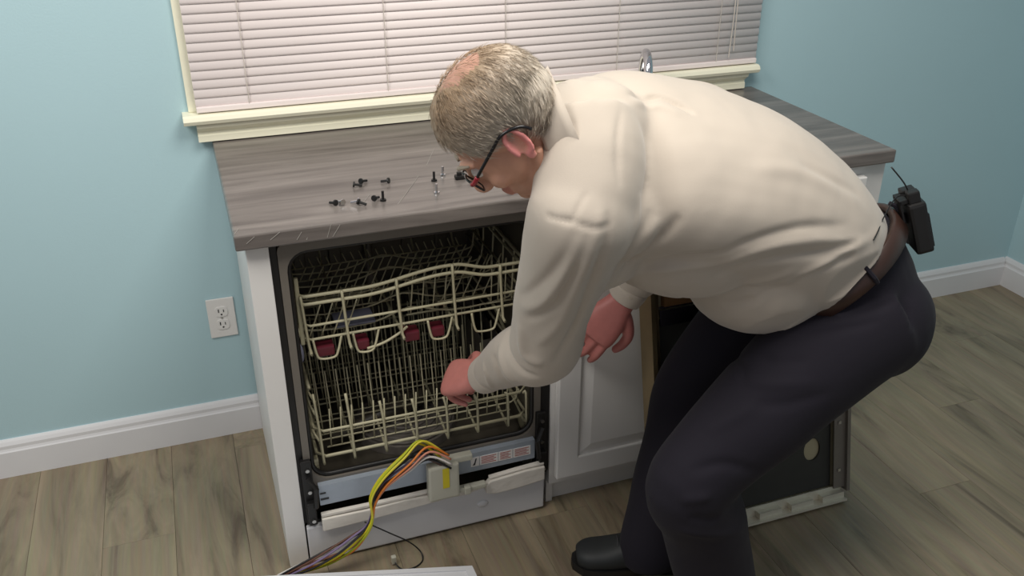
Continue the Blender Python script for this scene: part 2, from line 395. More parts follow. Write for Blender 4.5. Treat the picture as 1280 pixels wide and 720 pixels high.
part('tilt_wand', MB().tube([(1.495, -0.043, WZ1 - 0.04), (1.497, -0.047, 1.32)], 0.0035, 6), 'cord', bl)

# wall outlet
oc = Vector((-0.066, 0, 0.395))
ot = thing('wall_outlet', oc - Vector((0, 0, 0.062)), 'white duplex wall outlet on the blue wall beside the cabinets', 'outlet')
pl = part('cover_plate', MB().box(oc + Vector((-0.038, -0.006, -0.062)), oc + Vector((0.038, -0.0005, 0.062)), 0.0025), 'white', ot)
for s in (-1, 1):
    c = oc + Vector((0, 0, s * 0.0205))
    face = part('socket', MB().prism([(c.x + 0.0175 * math.copysign(abs(math.cos(a)) ** 0.6, math.cos(a)), c.z + 0.0155 * math.copysign(abs(math.sin(a)) ** 0.6, math.sin(a))) for a in [2 * PI * k / 20 for k in range(20)]], 'y', -0.0085, -0.005), 'white', ot)
    part('slot', MB().box(c + Vector((-0.0085, -0.0092, -0.001)), c + Vector((-0.0055, -0.0075, 0.009))).box(c + Vector((0.0055, -0.0092, -0.001)), c + Vector((0.008, -0.0075, 0.007))).tube([c + Vector((0, -0.0092, -0.008)), c + Vector((0, -0.0075, -0.008))], 0.0027, 8), 'ink', face)
part('plate_screw', MB().tube([oc + Vector((0, -0.0075, 0)), oc + Vector((0, -0.005, 0))], 0.003, 10), 'steel', ot)

# ================================================================== COUNTER AND CABINETS
CT0, CT1 = 0.885, 0.92
DF = -0.672     # counter front
CX0, CX1 = -0.02, 1.632
# sink cut-out
HX0, HX1, HY0, HY1 = 0.97, 1.44, -0.53, -0.16
b = MB()
xs = [CX0, HX0, HX1, CX1]; ys = [DF, HY0, HY1, -0.0005]
vs = [(x, y, z) for z in (CT0, CT1) for y in ys for x in xs]; idx = lambda i, j, k: k * 16 + j * 4 + i; fs = []
for j in range(3):
    for i in range(3):
        if (i, j) == (1, 1): continue
        fs += [(idx(i, j, 1), idx(i + 1, j, 1), idx(i + 1, j + 1, 1), idx(i, j + 1, 1)), (idx(i, j, 0), idx(i, j + 1, 0), idx(i + 1, j + 1, 0), idx(i + 1, j, 0))]
for i in range(3):
    fs += [(idx(i, 0, 0), idx(i + 1, 0, 0), idx(i + 1, 0, 1), idx(i, 0, 1)), (idx(i, 3, 0), idx(i, 3, 1), idx(i + 1, 3, 1), idx(i + 1, 3, 0)), (idx(0, i, 0), idx(0, i, 1), idx(0, i + 1, 1), idx(0, i + 1, 0)), (idx(3, i, 0), idx(3, i + 1, 0), idx(3, i + 1, 1), idx(3, i, 1))]
fs += [(idx(1, 1, 0), idx(1, 1, 1), idx(2, 1, 1), idx(2, 1, 0)), (idx(1, 2, 0), idx(2, 2, 0), idx(2, 2, 1), idx(1, 2, 1)), (idx(1, 1, 0), idx(1, 2, 0), idx(1, 2, 1), idx(1, 1, 1)), (idx(2, 1, 0), idx(2, 1, 1), idx(2, 2, 1), idx(2, 2, 0))]
b.add(vs, fs)
ct = single('countertop', b, 'lam', 'dark grey wood-grain laminate countertop along the window wall', 'countertop')
bv = ct.modifiers.new('edge', 'BEVEL'); bv.width = 0.004; bv.segments = 2; bv.limit_method = 'ANGLE'
# pale scratches that lie on the laminate
SCR = [((523, 220), (500, 252), (477, 276)), ((543, 185), (533, 207)), ((390, 282), (383, 300)), ((414, 280), (409, 297)), ((425, 281), (416, 296)), ((377, 290), (371, 300)), ((506, 262), (503, 272)), ((350, 290), (338, 300)), ((318, 296), (308, 305)), ((462, 243), (452, 256)), ((293, 293), (298, 286))]
for s in SCR:
    pts = []
    for u, v in s:
        p = at(u, v, z=CT1 + 0.0003)
        if p.y < DF + 0.004: p = at(u, v, y=DF - 0.0003)
        pts.append(p)
    part('scratch', MB().tube(spline(pts, 3), 0.0008, 4), 'scratch', ct)
# sink and faucet
sk = thing('sink', ((HX0 + HX1) / 2, (HY0 + HY1) / 2, 0.76), 'stainless steel sink set into the countertop behind the man', 'sink')
part('sink_rim', MB().ring(rrect(HX0 - 0.015, HX1 + 0.015, HY0 - 0.015, HY1 + 0.015, 0.03), rrect(HX0 + 0.012, HX1 - 0.012, HY0 + 0.012, HY1 - 0.012, 0.05), 'z', CT1 + 0.0005, CT1 + 0.004), 'steel', sk)
part('basin', MB().ring(rrect(HX0 + 0.003, HX1 - 0.003, HY0 + 0.003, HY1 - 0.003, 0.05), rrect(HX0 + 0.012, HX1 - 0.012, HY0 + 0.012, HY1 - 0.012, 0.05), 'z', 0.765, CT1 + 0.0005).prism(rrect(HX0 + 0.003, HX1 - 0.003, HY0 + 0.003, HY1 - 0.003, 0.05), 'z', 0.76, 0.766), 'steel', sk)
fx, fy = 1.19, -0.09
fa = thing('kitchen_faucet', (fx, fy, CT1), 'chrome kitchen faucet rising from the counter behind the man', 'faucet')
part('faucet_base', MB().tube([(fx, fy, CT1 + 0.0005), (fx, fy, CT1 + 0.012), (fx, fy, CT1 + 0.016), (fx, fy, CT1 + 0.05)], [0.027, 0.027, 0.018, 0.016], 20), 'chrome', fa, True)
part('spout', MB().tube(spline([(fx, fy, CT1 + 0.05), (fx + 0.002, fy, CT1 + 0.11), (fx - 0.005, fy - 0.02, CT1 + 0.155), (fx - 0.02, fy - 0.06, CT1 + 0.168), (fx - 0.034, fy - 0.10, CT1 + 0.145), (fx - 0.038, fy - 0.115, CT1 + 0.10)], 8), 0.0125, 14), 'chrome', fa, True)
part('faucet_handle', MB().tube([(fx + 0.016, fy, CT1 + 0.035), (fx + 0.04, fy, CT1 + 0.045), (fx + 0.075, fy - 0.01, CT1 + 0.085)], [0.011, 0.009, 0.006], 12), 'chrome', fa, True)

# left end panel
single('end_panel', MB().box((0.0, -0.646, 0.0), (0.047, -0.019, CT0 - 0.0005), 0.002), 'white', 'white painted end panel standing left of the open dishwasher', 'cabinet panel')
# sink base cabinet
K0, K1 = 0.695, 1.628
kb = thing('sink_cabinet', ((K0 + K1) / 2, -0.33, 0), 'white sink base cabinet with raised-panel doors right of the dishwasher', 'cabinet')
part('side_panel', MB().box((K0, -0.63, 0.0), (K0 + 0.018, -0.019, CT0 - 0.001)), 'white', kb)
part('side_panel', MB().box((K1 - 0.04, -0.646, 0.0), (K1, -0.019, CT0 - 0.001), 0.0015), 'white', kb)
part('back_panel', MB().box((K0 + 0.018, -0.03, 0.09), (K1 - 0.04, -0.019, CT0 - 0.15)), 'white', kb)
part('bottom_shelf', MB().box((K0 + 0.018, -0.62, 0.085), (K1 - 0.04, -0.03, 0.10)), 'white', kb)
part('face_frame', MB().box((K0, -0.648, 0.075), (K0 + 0.03, -0.63, CT0 - 0.001)).box((K1 - 0.075, -0.648, 0.075), (K1 - 0.04, -0.63, CT0 - 0.001)).box((K0 + 0.03, -0.648, 0.075), (K1 - 0.075, -0.63, 0.10)).box((K0 + 0.03, -0.648, CT0 - 0.04), (K1 - 0.075, -0.63, CT0 - 0.001)).box((1.12, -0.648, 0.10), (1.145, -0.63, CT0 - 0.04)), 'white', kb)
part('toe_kick', MB().box((K0 + 0.001, -0.618, 0.0), (K1 - 0.04, -0.605, 0.085)), 'white', kb)
def raised_door(x0, x1, z0, z1, knob_x):
    F, Bk = -0.672, -0.649
    d = part('cabinet_door', MB().box((x0, F + 0.008, z0), (x1, Bk, z1), 0.003), 'white', kb)
    W = 0.062
    f = MB()
    f.ring([(x0, z0), (x1, z0), (x1, z1), (x0, z1)], [(x0 + W, z0 + W), (x1 - W, z0 + W), (x1 - W, z1 - W), (x0 + W, z1 - W)], 'y', F, F + 0.009)
    o = part('door_frame', f, 'white', d); bv = o.modifiers.new('edge', 'BEVEL'); bv.width = 0.0035; bv.segments = 2; bv.limit_method = 'ANGLE'
    a, c = W + 0.006, W + 0.034
    vs = []
    for q, y in ((a, F + 0.0075), (c, F + 0.001)):
        vs += [(x0 + q, y, z0 + q), (x1 - q, y, z0 + q), (x1 - q, y, z1 - q), (x0 + q, y, z1 - q)]
    fs = [(4, 5, 6, 7)] + [(i, (i + 1) % 4, 4 + (i + 1) % 4, 4 + i) for i in range(4)] + [(0, 3, 2, 1)]
    part('raised_panel', MB().add(vs, fs), 'white', d)
    return d
raised_door(0.707, 1.127, 0.103, 0.855, 1.09)
raised_door(1.138, 1.556, 0.103, 0.855, 1.17)

# ================================================================== DISHWASHER
D0, D1 = 0.0495, 0.682
dw = thing('dishwasher', ((D0 + D1) / 2, -0.35, 0.0), 'built-in dishwasher with its door taken off and the dark tub open', 'dishwasher')
b = MB()
IX0, IX1, IZ0, IZ1 = 0.082, 0.652, 0.20, 0.859
b.box((IX0 - 0.012, -0.625, IZ0 - 0.012), (IX0, -0.08, IZ1 + 0.012)).box((IX1, -0.625, IZ0 - 0.012), (IX1 + 0.012, -0.08, IZ1 + 0.012)).box((IX0, -0.625, IZ1), (IX1, -0.08, IZ1 + 0.012)).box((IX0, -0.625, IZ0 - 0.012), (IX1, -0.08, IZ0)).box((IX0 - 0.012, -0.08, IZ0 - 0.012), (IX1 + 0.012, -0.068, IZ1 + 0.012))
part('tub', b, 'tub', dw)
# vertical ribs pressed into the back wall
for x in (0.16, 0.26, 0.47, 0.57): part('tub_rib', MB().box((x - 0.018, -0.092, IZ0 + 0.02), (x + 0.018, -0.08, IZ1 - 0.03), 0.004), 'tub', dw)
part('tub_rim', MB().ring(rrect(D0 + 0.014, D1 - 0.012, 0.23, 0.877, 0.02), rrect(IX0 - 0.002, IX1 + 0.002, 0.245, IZ1 - 0.005, 0.045), 'y', -0.640, -0.622), 'rim', dw)
part('door_gasket', MB().tube([(p[0], -0.628, p[1]) for p in rrect(IX0 + 0.002, IX1 - 0.002, 0.25, IZ1 - 0.009, 0.042)], 0.006, 8, closed=True), 'black', dw, True)
part('dark_gap_strip', MB().box((D0 - 0.001, -0.636, 0.12), (D0 + 0.013, -0.60, 0.878)), 'black', dw)  # black strip standing in for the dark gap beside the rim
part('dark_gap_strip', MB().box((D1 - 0.011, -0.642, 0.12), (D1 + 0.012, -0.60, 0.878)), 'black', dw)  # same black stand-in for the gap on the right side
part('outer_shell', MB().box((D0 + 0.004, -0.60, 0.16), (D0 + 0.016, -0.07, 0.878)).box((D1 - 0.016, -0.60, 0.16), (D1 - 0.004, -0.07, 0.878)).box((D0 + 0.016, -0.60, 0.866), (D1 - 0.016, -0.07, 0.878)), 'black', dw)
wp = part('water_pipe', MB().tube(spline([(0.35, -0.10, IZ0 + 0.03), (0.352, -0.102, 0.5), (0.352, -0.102, 0.80), (0.352, -0.13, 0.828), (0.352, -0.30, 0.832)]), 0.013, 10), 'rim', dw, True)
part('top_spray_arm', MB().tube([(0.20, -0.34, 0.822), (0.35, -0.30, 0.826), (0.50, -0.27, 0.822)], [0.008, 0.017, 0.008], 10), 'tub', dw, True)
part('detergent_vent', MB().tube([(0.18, -0.094, 0.74), (0.18, -0.080, 0.74)], 0.055, 22).tube([(0.18, -0.100, 0.74), (0.18, -0.094, 0.74)], 0.035, 22), 'rim', dw)
# sump filter with ring ribs
sf = part('sump_filter', MB().tube([(0.36, -0.42, IZ0 + 0.001), (0.36, -0.42, IZ0 + 0.022), (0.36, -0.42, IZ0 + 0.03)], [0.14, 0.135, 0.10], 32), 'sump', dw)
for r in (0.045, 0.065, 0.085, 0.105, 0.125):
    part('filter_ring', MB().tube([(0.36 + r * math.cos(a), -0.42 + r * math.sin(a), IZ0 + (0.032 if r < 0.1 else 0.027)) for a in [2 * PI * k / 28 for k in range(28)]], 0.0045, 6, closed=True), 'sump', sf, True)
part('lower_spray_arm', MB().tube([(0.15, -0.50, IZ0 + 0.062), (0.36, -0.42, IZ0 + 0.066), (0.57, -0.34, IZ0 + 0.062)], [0.012, 0.026, 0.012], 10).tube([(0.36, -0.42, IZ0 + 0.03), (0.36, -0.42, IZ0 + 0.06)], 0.022, 14), 'tub', dw, True)
# galvanized cross bar at the bottom of the tub
bar = part('cross_bar', MB().prism([(-0.655, 0.180), (-0.651, 0.180), (-0.651, 0.232), (-0.62, 0.236), (-0.62, 0.240), (-0.655, 0.238)], 'x', 0.090, 0.650), 'galv', dw)
part('bar_notch', MB().box((0.0915, -0.6565, 0.196), (0.112, -0.6555, 0.201)).box((0.0915, -0.6565, 0.214), (0.106, -0.6555, 0.218)), 'ink', bar)
for x0, x1 in ((0.475, 0.497), (0.499, 0.548), (0.550, 0.588), (0.590, 0.638)):
    lb = part('warning_label', MB().box((x0, -0.6562, 0.196), (x1, -0.6552, 0.224)), 'paper', bar)
    if x0 < 0.48:
        part('label_mark', MB().add([(x0 + 0.004, -0.6566, 0.200), (x0 + 0.011, -0.6566, 0.200), (x0 + 0.016, -0.6566, 0.220), (x0 + 0.012, -0.6566, 0.220), (x0 + 0.009, -0.6566, 0.208)], [(0, 1, 2, 3, 4)]), 'ink', lb)
    else:
        m_ = MB()
        for k in range(5):
            zz = 0.200 + k * 0.0048; m_.add([(x0 + 0.004, -0.6566, zz), (x1 - 0.005 - 0.006 * (k % 2), -0.6566, zz), (x1 - 0.005 - 0.006 * (k % 2), -0.6566, zz + 0.0022), (x0 + 0.004, -0.6566, zz + 0.0022)], [(0, 1, 2, 3)])
        part('label_text', m_, 'redink', lb)
# hinges left and right
for sx, xh in ((1, 0.066), (-1, 0.668)):
    h = part('hinge', MB().box((xh - 0.012, -0.652, 0.125), (xh + 0.014, -0.62, 0.315), 0.003).box((xh - 0.008, -0.668, 0.135), (xh + 0.012, -0.650, 0.20), 0.003).tube([(xh, -0.66, 0.275), (xh + sx * 0.018, -0.672, 0.245), (xh + sx * 0.012, -0.672, 0.19)], 0.006, 6), 'black', dw)
    for dz in (0.15, 0.225, 0.29):
        part('hinge_screw', MB().tube([(xh + 0.003, -0.6735 if dz < 0.2 else -0.656, dz), (xh + 0.003, -0.667 if dz < 0.2 else -0.650, dz)], 0.005, 8), 'steel', h)
# insulation strip, two pieces
for poly, y0, y1 in (([(0.088, 0.112), (0.20, 0.114), (0.30, 0.119), (0.392, 0.124), (0.396, 0.146), (0.30, 0.150), (0.20, 0.147), (0.088, 0.150)], -0.672, -0.658),
                     ([(0.088, 0.152), (0.25, 0.150), (0.385, 0.152), (0.385, 0.160), (0.25, 0.159), (0.088, 0.162)], -0.668, -0.656),
                     ([(0.510, 0.116), (0.535, 0.108), (0.60, 0.110), (0.672, 0.118), (0.672, 0.160), (0.62, 0.160), (0.52, 0.152), (0.510, 0.140)], -0.676, -0.657),
                     ([(0.52, 0.153), (0.62, 0.161), (0.672, 0.162), (0.672, 0.170), (0.60, 0.166), (0.52, 0.160)], -0.670, -0.656),
                     ([(0.398, 0.122), (0.45, 0.118), (0.508, 0.128), (0.508, 0.146), (0.45, 0.138), (0.398, 0.142)], -0.666, -0.656)):
    o = part('insulation_strip', MB().prism(poly, 'y', y0, y1), 'foam', dw); bv = o.modifiers.new('edge', 'BEVEL'); bv.width = 0.0025; bv.segments = 2
kp = part('kick_panel', MB().box((D0 + 0.001, -0.655, 0.008), (D1 - 0.003, -0.638, 0.118), 0.004), 'kick', dw)
part('panel_dimple', MB().ell((0.505, -0.655, 0.068), (0.016, 0.006, 0.011)), 'kick', kp, True)
for x in (D0 + 0.03, D1 - 0.06): part('panel_foot', MB().box((x, -0.63, 0.0), (x + 0.03, -0.60, 0.12)), 'steel', dw)
# clear connector box that the harness leaves from
jb = part('junction_box', MB().box((0.352, -0.70, 0.148), (0.432, -0.672, 0.252), 0.006).box((0.378, -0.69, 0.245), (0.470, -0.668, 0.262), 0.003), 'plug', dw)
part('sticker', MB().box((0.388, -0.7012, 0.185), (0.405, -0.7004, 0.245)), 'yellow', jb)
part('terminal', MB().box((0.432, -0.692, 0.150), (0.505, -0.674, 0.163), 0.003).box((0.445, -0.698, 0.145), (0.462, -0.68, 0.168), 0.003), 'plug', dw)

# ------------------------------------------------------------------ racks
WR = 0.0034
def row(xs, y, z0, z1, lean, r=0.0019):
    m = MB()
    for x in xs: m.tube([(x, y, z0), (x + lean * 0.3, y, z0 + 0.3 * (z1 - z0)), (x + lean, y, z1)], r, 5)
    m.tube([(xs[0] - 0.01, y, z0), (xs[-1] + 0.01, y, z0)], r * 1.2, 6)
    return m
def fr(a, b_, n): return [a + (b_ - a) * k / (n - 1) for k in range(n)]
ur = thing('upper_dish_rack', (0.365, -0.35, 0.575), 'cream wire upper dish rack with wavy front rim in the dishwasher', 'dish rack')
UX0, UX1, UYF, UYB = 0.100, 0.640, -0.60, -0.13
def rimz(x):
    t = max(0, min(1, (x - 0.24) / 0.2)); up_ = 0.024 * (t * t * (3 - 2 * t)); t2 = max(0, min(1, (x - 0.46) / 0.09)); return 0.724 + up_ - 0.020 * (t2 * t2 * (3 - 2 * t2))
front = [(x, UYF, rimz(x)) for x in fr(UX0 + 0.012, UX1 - 0.012, 40)]
side_r = [(UX1, UYF + 0.012, rimz(UX1)), (UX1, UYB, 0.724), ]
loop = front + [(UX1, UYF + 0.014, rimz(UX1))] + [(UX1, UYB + 0.01, 0.728), (UX1 - 0.01, UYB, 0.728), (UX0 + 0.01, UYB, 0.728), (UX0, UYB + 0.01, 0.728), (UX0, UYF + 0.014, 0.724)]
part('top_rim', MB().tube(loop, 0.0042, 8, closed=True), 'rack', ur, True)
part('second_rim', MB().tube([(p[0], p[1], p[2] - 0.020) for p in loop], 0.0042, 8, closed=True), 'rack', ur, True)
for z, dy in ((0.645, 0.006), (0.606, 0.012)):
    part('side_wire', MB().tube([(UX0 + 0.005, UYB, z), (UX0 + 0.005, UYF + 0.02, z), (UX0 + 0.02, UYF + dy, z), (UX1 - 0.02, UYF + dy, z + 0.004), (UX1 - 0.005, UYF + 0.02, z + 0.004), (UX1 - 0.005, UYB, z)], WR, 6), 'rack', ur, True)
for x in (0.104, 0.196, 0.322, 0.456, 0.574, 0.636):
    part('front_upright', MB().tube(spline([(x, UYF - 0.004, rimz(x) + 0.004), (x + 0.004, UYF - 0.002, 0.65), (x + 0.008, UYF, 0.587), (x + 0.012, UYF + 0.03, 0.578), (x + 0.016, UYB - 0.02, 0.590), (x + 0.016, UYB + 0.004, 0.728)], 3), WR, 6), 'rack', ur, True)
for y in (-0.52, -0.44, -0.36, -0.28, -0.20):
    part('base_wire', MB().tube(spline([(UX0 - 0.001, y, 0.722), (UX0 + 0.006, y, 0.62), (UX0 + 0.03, y, 0.592), (0.27, y, 0.586), (0.37, y, 0.612), (0.47, y, 0.586), (UX1 - 0.03, y, 0.592), (UX1 - 0.006, y, 0.62), (UX1 + 0.001, y, 0.722)], 3), 0.0026, 6), 'rack', ur, True)
for y, a0, a1, z1, ln in ((-0.565, 0.115, 0.20, 0.68, 0.035), (-0.52, 0.37, 0.455, 0.705, 0.012), (-0.48, 0.46, 0.57, 0.70, 0.05), (-0.53, 0.575, 0.63, 0.71, 0.004), (-0.43, 0.20, 0.34, 0.65, 0.02), (-0.36, 0.14, 0.60, 0.645, 0.025), (-0.25, 0.14, 0.60, 0.63, 0.02), (-0.17, 0.14, 0.60, 0.62, -0.01)):
    n = max(4, int((a1 - a0) / 0.021)); part('tine_row', row(fr(a0, a1, n), y, 0.592, z1, ln), 'rack', ur, True)
for x, w_ in ((0.122, 0.055), (0.215, 0.05), (0.395, 0.05), (0.505, 0.06)):   # wire loops hanging under the front edge
    part('wire_loop', MB().tube(spline([(x, UYF + 0.01, 0.606), (x + 0.006, UYF + 0.004, 0.566), (x + 0.016, UYF + 0.002, 0.556), (x + w_ - 0.01, UYF + 0.002, 0.556), (x + w_, UYF + 0.004, 0.570), (x + w_ + 0.012, UYF + 0.012, 0.606)], 4), 0.003, 6), 'rack', ur, True)
part('wire_loop', MB().tube(spline([(0.245, UYF + 0.004, 0.562), (0.285, UYF + 0.004, 0.570), (0.325, UYF + 0.006, 0.588), (0.345, UYF + 0.01, 0.60)], 4), 0.0034, 6), 'rack', ur, True)
for x, w_ in ((0.128, 0.042), (0.222, 0.030), (0.338, 0.036), (0.402, 0.034)):
    part('rack_clip', MB().box((x, UYF + 0.008, 0.557), (x + w_, UYF + 0.045, 0.583), 0.004), 'maroon', ur)
part('bowl_tray', MB().box((0.185, UYF + 0.06, 0.597), (0.28, UYF + 0.13, 0.603), 0.002), 'lav', ur)
for y in (-0.585, -0.20):
    for x0, x1 in ((IX0 + 0.003, IX0 + 0.012), (IX1 - 0.012, IX1 - 0.003)): part('roller', MB().tube([(x0, y, 0.632), (x1, y, 0.632)], 0.016, 16), 'rack', ur)
part('slide_end_cap', MB().ell((IX0 + 0.010, -0.592, 0.578), (0.007, 0.012, 0.026)), 'lav', ur, True)
for x0, x1 in ((IX0 + 0.0005, IX0 + 0.005), (IX1 - 0.005, IX1 - 0.0005)): part('slide_rail', MB().box((x0, -0.60, 0.607), (x1, -0.10, 0.615)), 'rim', ur)
part('rack_post', MB().box((IX0 + 0.012, -0.598, 0.60), (IX0 + 0.022, -0.586, 0.77), 0.003), 'rack', ur)

lr = thing('lower_dish_rack', (0.37, -0.35, 0.255), 'cream wire lower dish rack full of upright tines in the dishwasher', 'dish rack')
LX0, LX1, LYF, LYB = 0.102, 0.645, -0.608, -0.11
def rect_loop(z, g_=0.0, zs=0.0): return [(LX0 + 0.02 - g_, LYF - g_, z), (LX1 - 0.02 + g_, LYF - g_, z), (LX1 + g_, LYF + 0.02, z + zs), (LX1 + g_, LYB - 0.02, z + zs), (LX1 - 0.02, LYB, z + zs), (LX0 + 0.02, LYB, z + zs), (LX0 - g_, LYB - 0.02, z + zs), (LX0 - g_, LYF + 0.02, z)]
part('base_rim', MB().tube(rect_loop(0.288), 0.0042, 8, closed=True), 'rack', lr, True)
part('middle_rim', MB().tube(rect_loop(0.362, 0.0), 0.0036, 8, closed=True), 'rack', lr, True)
for z in (0.325, 0.40, 0.44):
    part('side_wire', MB().tube([(LX0 + 0.10, LYB, z), (LX0 + 0.02, LYB, z), (LX0, LYB - 0.02, z), (LX0, LYF + 0.06, z), (LX0 + 0.01, LYF + 0.03, z - 0.012)], WR, 6).tube([(0.42, LYB, z), (LX1 - 0.02, LYB, z), (LX1, LYB - 0.02, z), (LX1, LYF + 0.06, z)], WR, 6), 'rack', lr, True)
part('back_rim', MB().tube(spline([(LX0 - 0.0, LYF + 0.03, 0.47), (LX0, -0.35, 0.475), (LX0, LYB - 0.02, 0.48), (LX0 + 0.02, LYB, 0.48), (LX1 - 0.02, LYB, 0.48), (LX1, LYB - 0.02, 0.48), (LX1, -0.35, 0.475), (LX1, LYF + 0.03, 0.40)], 3), 0.0042, 8), 'rack', lr, True)
for i, x in enumerate((0.112, 0.188, 0.268, 0.348, 0.428, 0.508, 0.590, 0.640)):
    top = 0.47 if i == 0 else (0.455 if i == 1 else 0.44 - 0.012 * i)
    part('front_upright', MB().tube(spline([(x - 0.006, LYF + 0.002, top), (x, LYF - 0.004, 0.36), (x + 0.002, LYF - 0.004, 0.288), (x + 0.004, LYF + 0.004, 0.262), (x + 0.006, LYF + 0.05, 0.262), (x + 0.006, -0.40, 0.285), (x + 0.006, LYB - 0.01, 0.288), (x + 0.006, LYB + 0.003, 0.48)], 3), 0.0034, 6), 'rack', lr, True)
for y in (-0.54, -0.46, -0.38, -0.30, -0.22, -0.15):
    part('base_wire', MB().tube([(LX0, y, 0.362), (LX0 + 0.004, y, 0.30), (LX0 + 0.02, y, 0.288), (LX1 - 0.02, y, 0.288), (LX1 - 0.004, y, 0.30), (LX1, y, 0.362)], 0.0026, 6), 'rack', lr, True)
for y, a0, a1, z1, ln in ((-0.575, 0.14, 0.60, 0.40, 0.004), (-0.52, 0.13, 0.61, 0.475, -0.008), (-0.44, 0.13, 0.61, 0.49, -0.006), (-0.36, 0.13, 0.61, 0.50, -0.01), (-0.28, 0.13, 0.61, 0.50, -0.006), (-0.20, 0.13, 0.61, 0.50, -0.01)):
    part('tine_row', row(fr(a0, a1, int((a1 - a0) / 0.0245)), y, 0.290, z1, ln), 'rack', lr, True)
for x in (LX0 - 0.006, LX1 + 0.0):
    for y in (-0.57, -0.18):
        part('rack_wheel', MB().tube([(x - 0.004 + (0.002 if x < 0.3 else 0), y, 0.245), (x + 0.008, y, 0.245)], 0.020, 16), 'rack', lr)
part('cutlery_basket', MB().box((0.585, -0.42, 0.293), (0.588, -0.18, 0.42)).box((0.632, -0.42, 0.293), (0.635, -0.18, 0.42)).box((0.588, -0.42, 0.293), (0.632, -0.417, 0.42)).box((0.588, -0.183, 0.293), (0.632, -0.18, 0.42)).box((0.588, -0.417, 0.293), (0.632, -0.183, 0.297)), 'sump', lr)

# ------------------------------------------------------------------ wiring harness
hn = thing('wire_harness', (0.15, -0.70, 0.0), 'bundle of coloured wires spilling from the dishwasher onto the floor', 'wires')
base = [(0.405, -0.69, 0.258), (0.352, -0.684, 0.300), (0.300, -0.70, 0.283), (0.242, -0.708, 0.248), (0.212, -0.712, 0.205), (0.202, -0.714, 0.160), (0.186, -0.714, 0.125), (0.150, -0.714, 0.092), (0.100, -0.712, 0.068), (0.045, -0.708, 0.050), (-0.005, -0.700, 0.034), (-0.035, -0.690, 0.020)]
for i, (nm, c) in enumerate(WIRE_COLORS):
    X['w%d' % i] = mat('coat_' + nm, c, 0.4, var=0.02)
    a = i * 2 * PI / len(WIRE_COLORS); pts = []
    for k, p in enumerate(base):
        sp = (0.013 + 0.007 * math.sin(k * 0.9 + 1)) * (0.8 if k in (5, 6) else 1.25)
        tw = a + 0.42 * k; q = Vector(p) + Vector((-0.25 * sp * math.cos(tw), 0.5 * sp * math.cos(tw) - 0.003, sp * math.sin(tw)))
        if i < 3: q += Vector((-0.010, -0.004, 0.012)) * (1 if k < 5 else 0) + (Vector((0, 0.012, -0.004)) if k > 6 else Vector())
        q.z = max(q.z, 0.006); pts.append(q)
    m_ = MB().tube(spline(pts, 5), 0.0029, 6)
    part(nm, m_, 'w%d' % i, hn, True)
bw = thing('loose_wire', (0.28, -0.68, 0.0), 'thin black wire looping on the floor with a white connector', 'wire')
part('black_lead', MB().tube(spline([(0.19, -0.675, 0.115), (0.25, -0.70, 0.080), (0.292, -0.705, 0.045), (0.318, -0.712, 0.012), (0.318, -0.735, 0.003), (0.296, -0.752, 0.003), (0.266, -0.752, 0.003), (0.252, -0.735, 0.006), (0.248, -0.722, 0.012)], 6), 0.0018, 6), 'black', bw, True)
part('connector_plug', MB().box((0.241, -0.728, 0.004), (0.253, -0.716, 0.026), 0.002), 'plug', bw)

# ------------------------------------------------------------------ loose outer door panel lying on the floor
e0, e1 = Vector((-0.048, -0.712, 0)), Vector((0.416, -0.843, 0))
dx = (e1 - e0).normalized(); dy = Vector((0.02, -1.0, 0)); 
wpn = thing('outer_door_panel', e0.lerp(e1, 0.5) + dy * 0.2, 'white sheet metal door panel lying flat on the floor in front', 'door panel')
P = [e1, e1 - dx * 0.60, e1 - dx * 0.60 + dy * 0.44, e1 + dy * 0.44]
def inset(q): 
    c = sum(P, Vector()) / 4; return [p + (c - p).normalized() * q for p in P]
I = inset(0.02)
part('panel_sheet', MB().add([p + Vector((0, 0, 0.046)) for p in I] + [p + Vector((0, 0, 0.040)) for p in I], [(0, 1, 2, 3), (7, 6, 5, 4)] + [(i, i + 4, (i + 1) % 4 + 4, (i + 1) % 4) for i in range(4)]), 'kick', wpn)
part('folded_rim', MB().ring([(p.x, p.y) for p in P], [(p.x, p.y) for p in inset(0.021)], 'z', 0.0, 0.05), 'kick', wpn)

# ------------------------------------------------------------------ inner door of the dishwasher leaning on the cabinet
H = 0.70; lean = math.asin(0.160 / H)
def lp(x, h, d): # x along width, h up the leaning plane, d out of the plane towards the room
    return Vector((x, -0.872 + h * math.sin(lean) - d * math.cos(lean), h * math.cos(lean) + d * math.sin(lean)))
def lbox(m_, x0, x1, h0, h1, d0, d1):
    vs = [lp(x, h, d) for x in (x0, x1) for h in (h0, h1) for d in (d0, d1)]
    return m_.add(vs, [(0, 1, 3, 2), (4, 6, 7, 5), (0, 4, 5, 1), (2, 3, 7, 6), (0, 2, 6, 4), (1, 5, 7, 3)])
dd = thing('dishwasher_inner_panel', (1.20, -0.84, 0), 'detached dishwasher inner door leaning on the cabinet behind the man', 'dishwasher door')
A0, A1 = 0.905, 1.492
bm_ = MB()
hole_c = (1.385, 0.155); R_ = 0.026
sq = []; ci = []
for k in range(32):
    a = 2 * PI * k / 32; ca, sa = math.cos(a), math.sin(a); s_ = 0.06 / max(abs(ca), abs(sa)); sq.append((hole_c[0] + ca * s_, hole_c[1] + sa * s_)); ci.append((hole_c[0] + R_ * ca, hole_c[1] + R_ * 1.25 * sa))
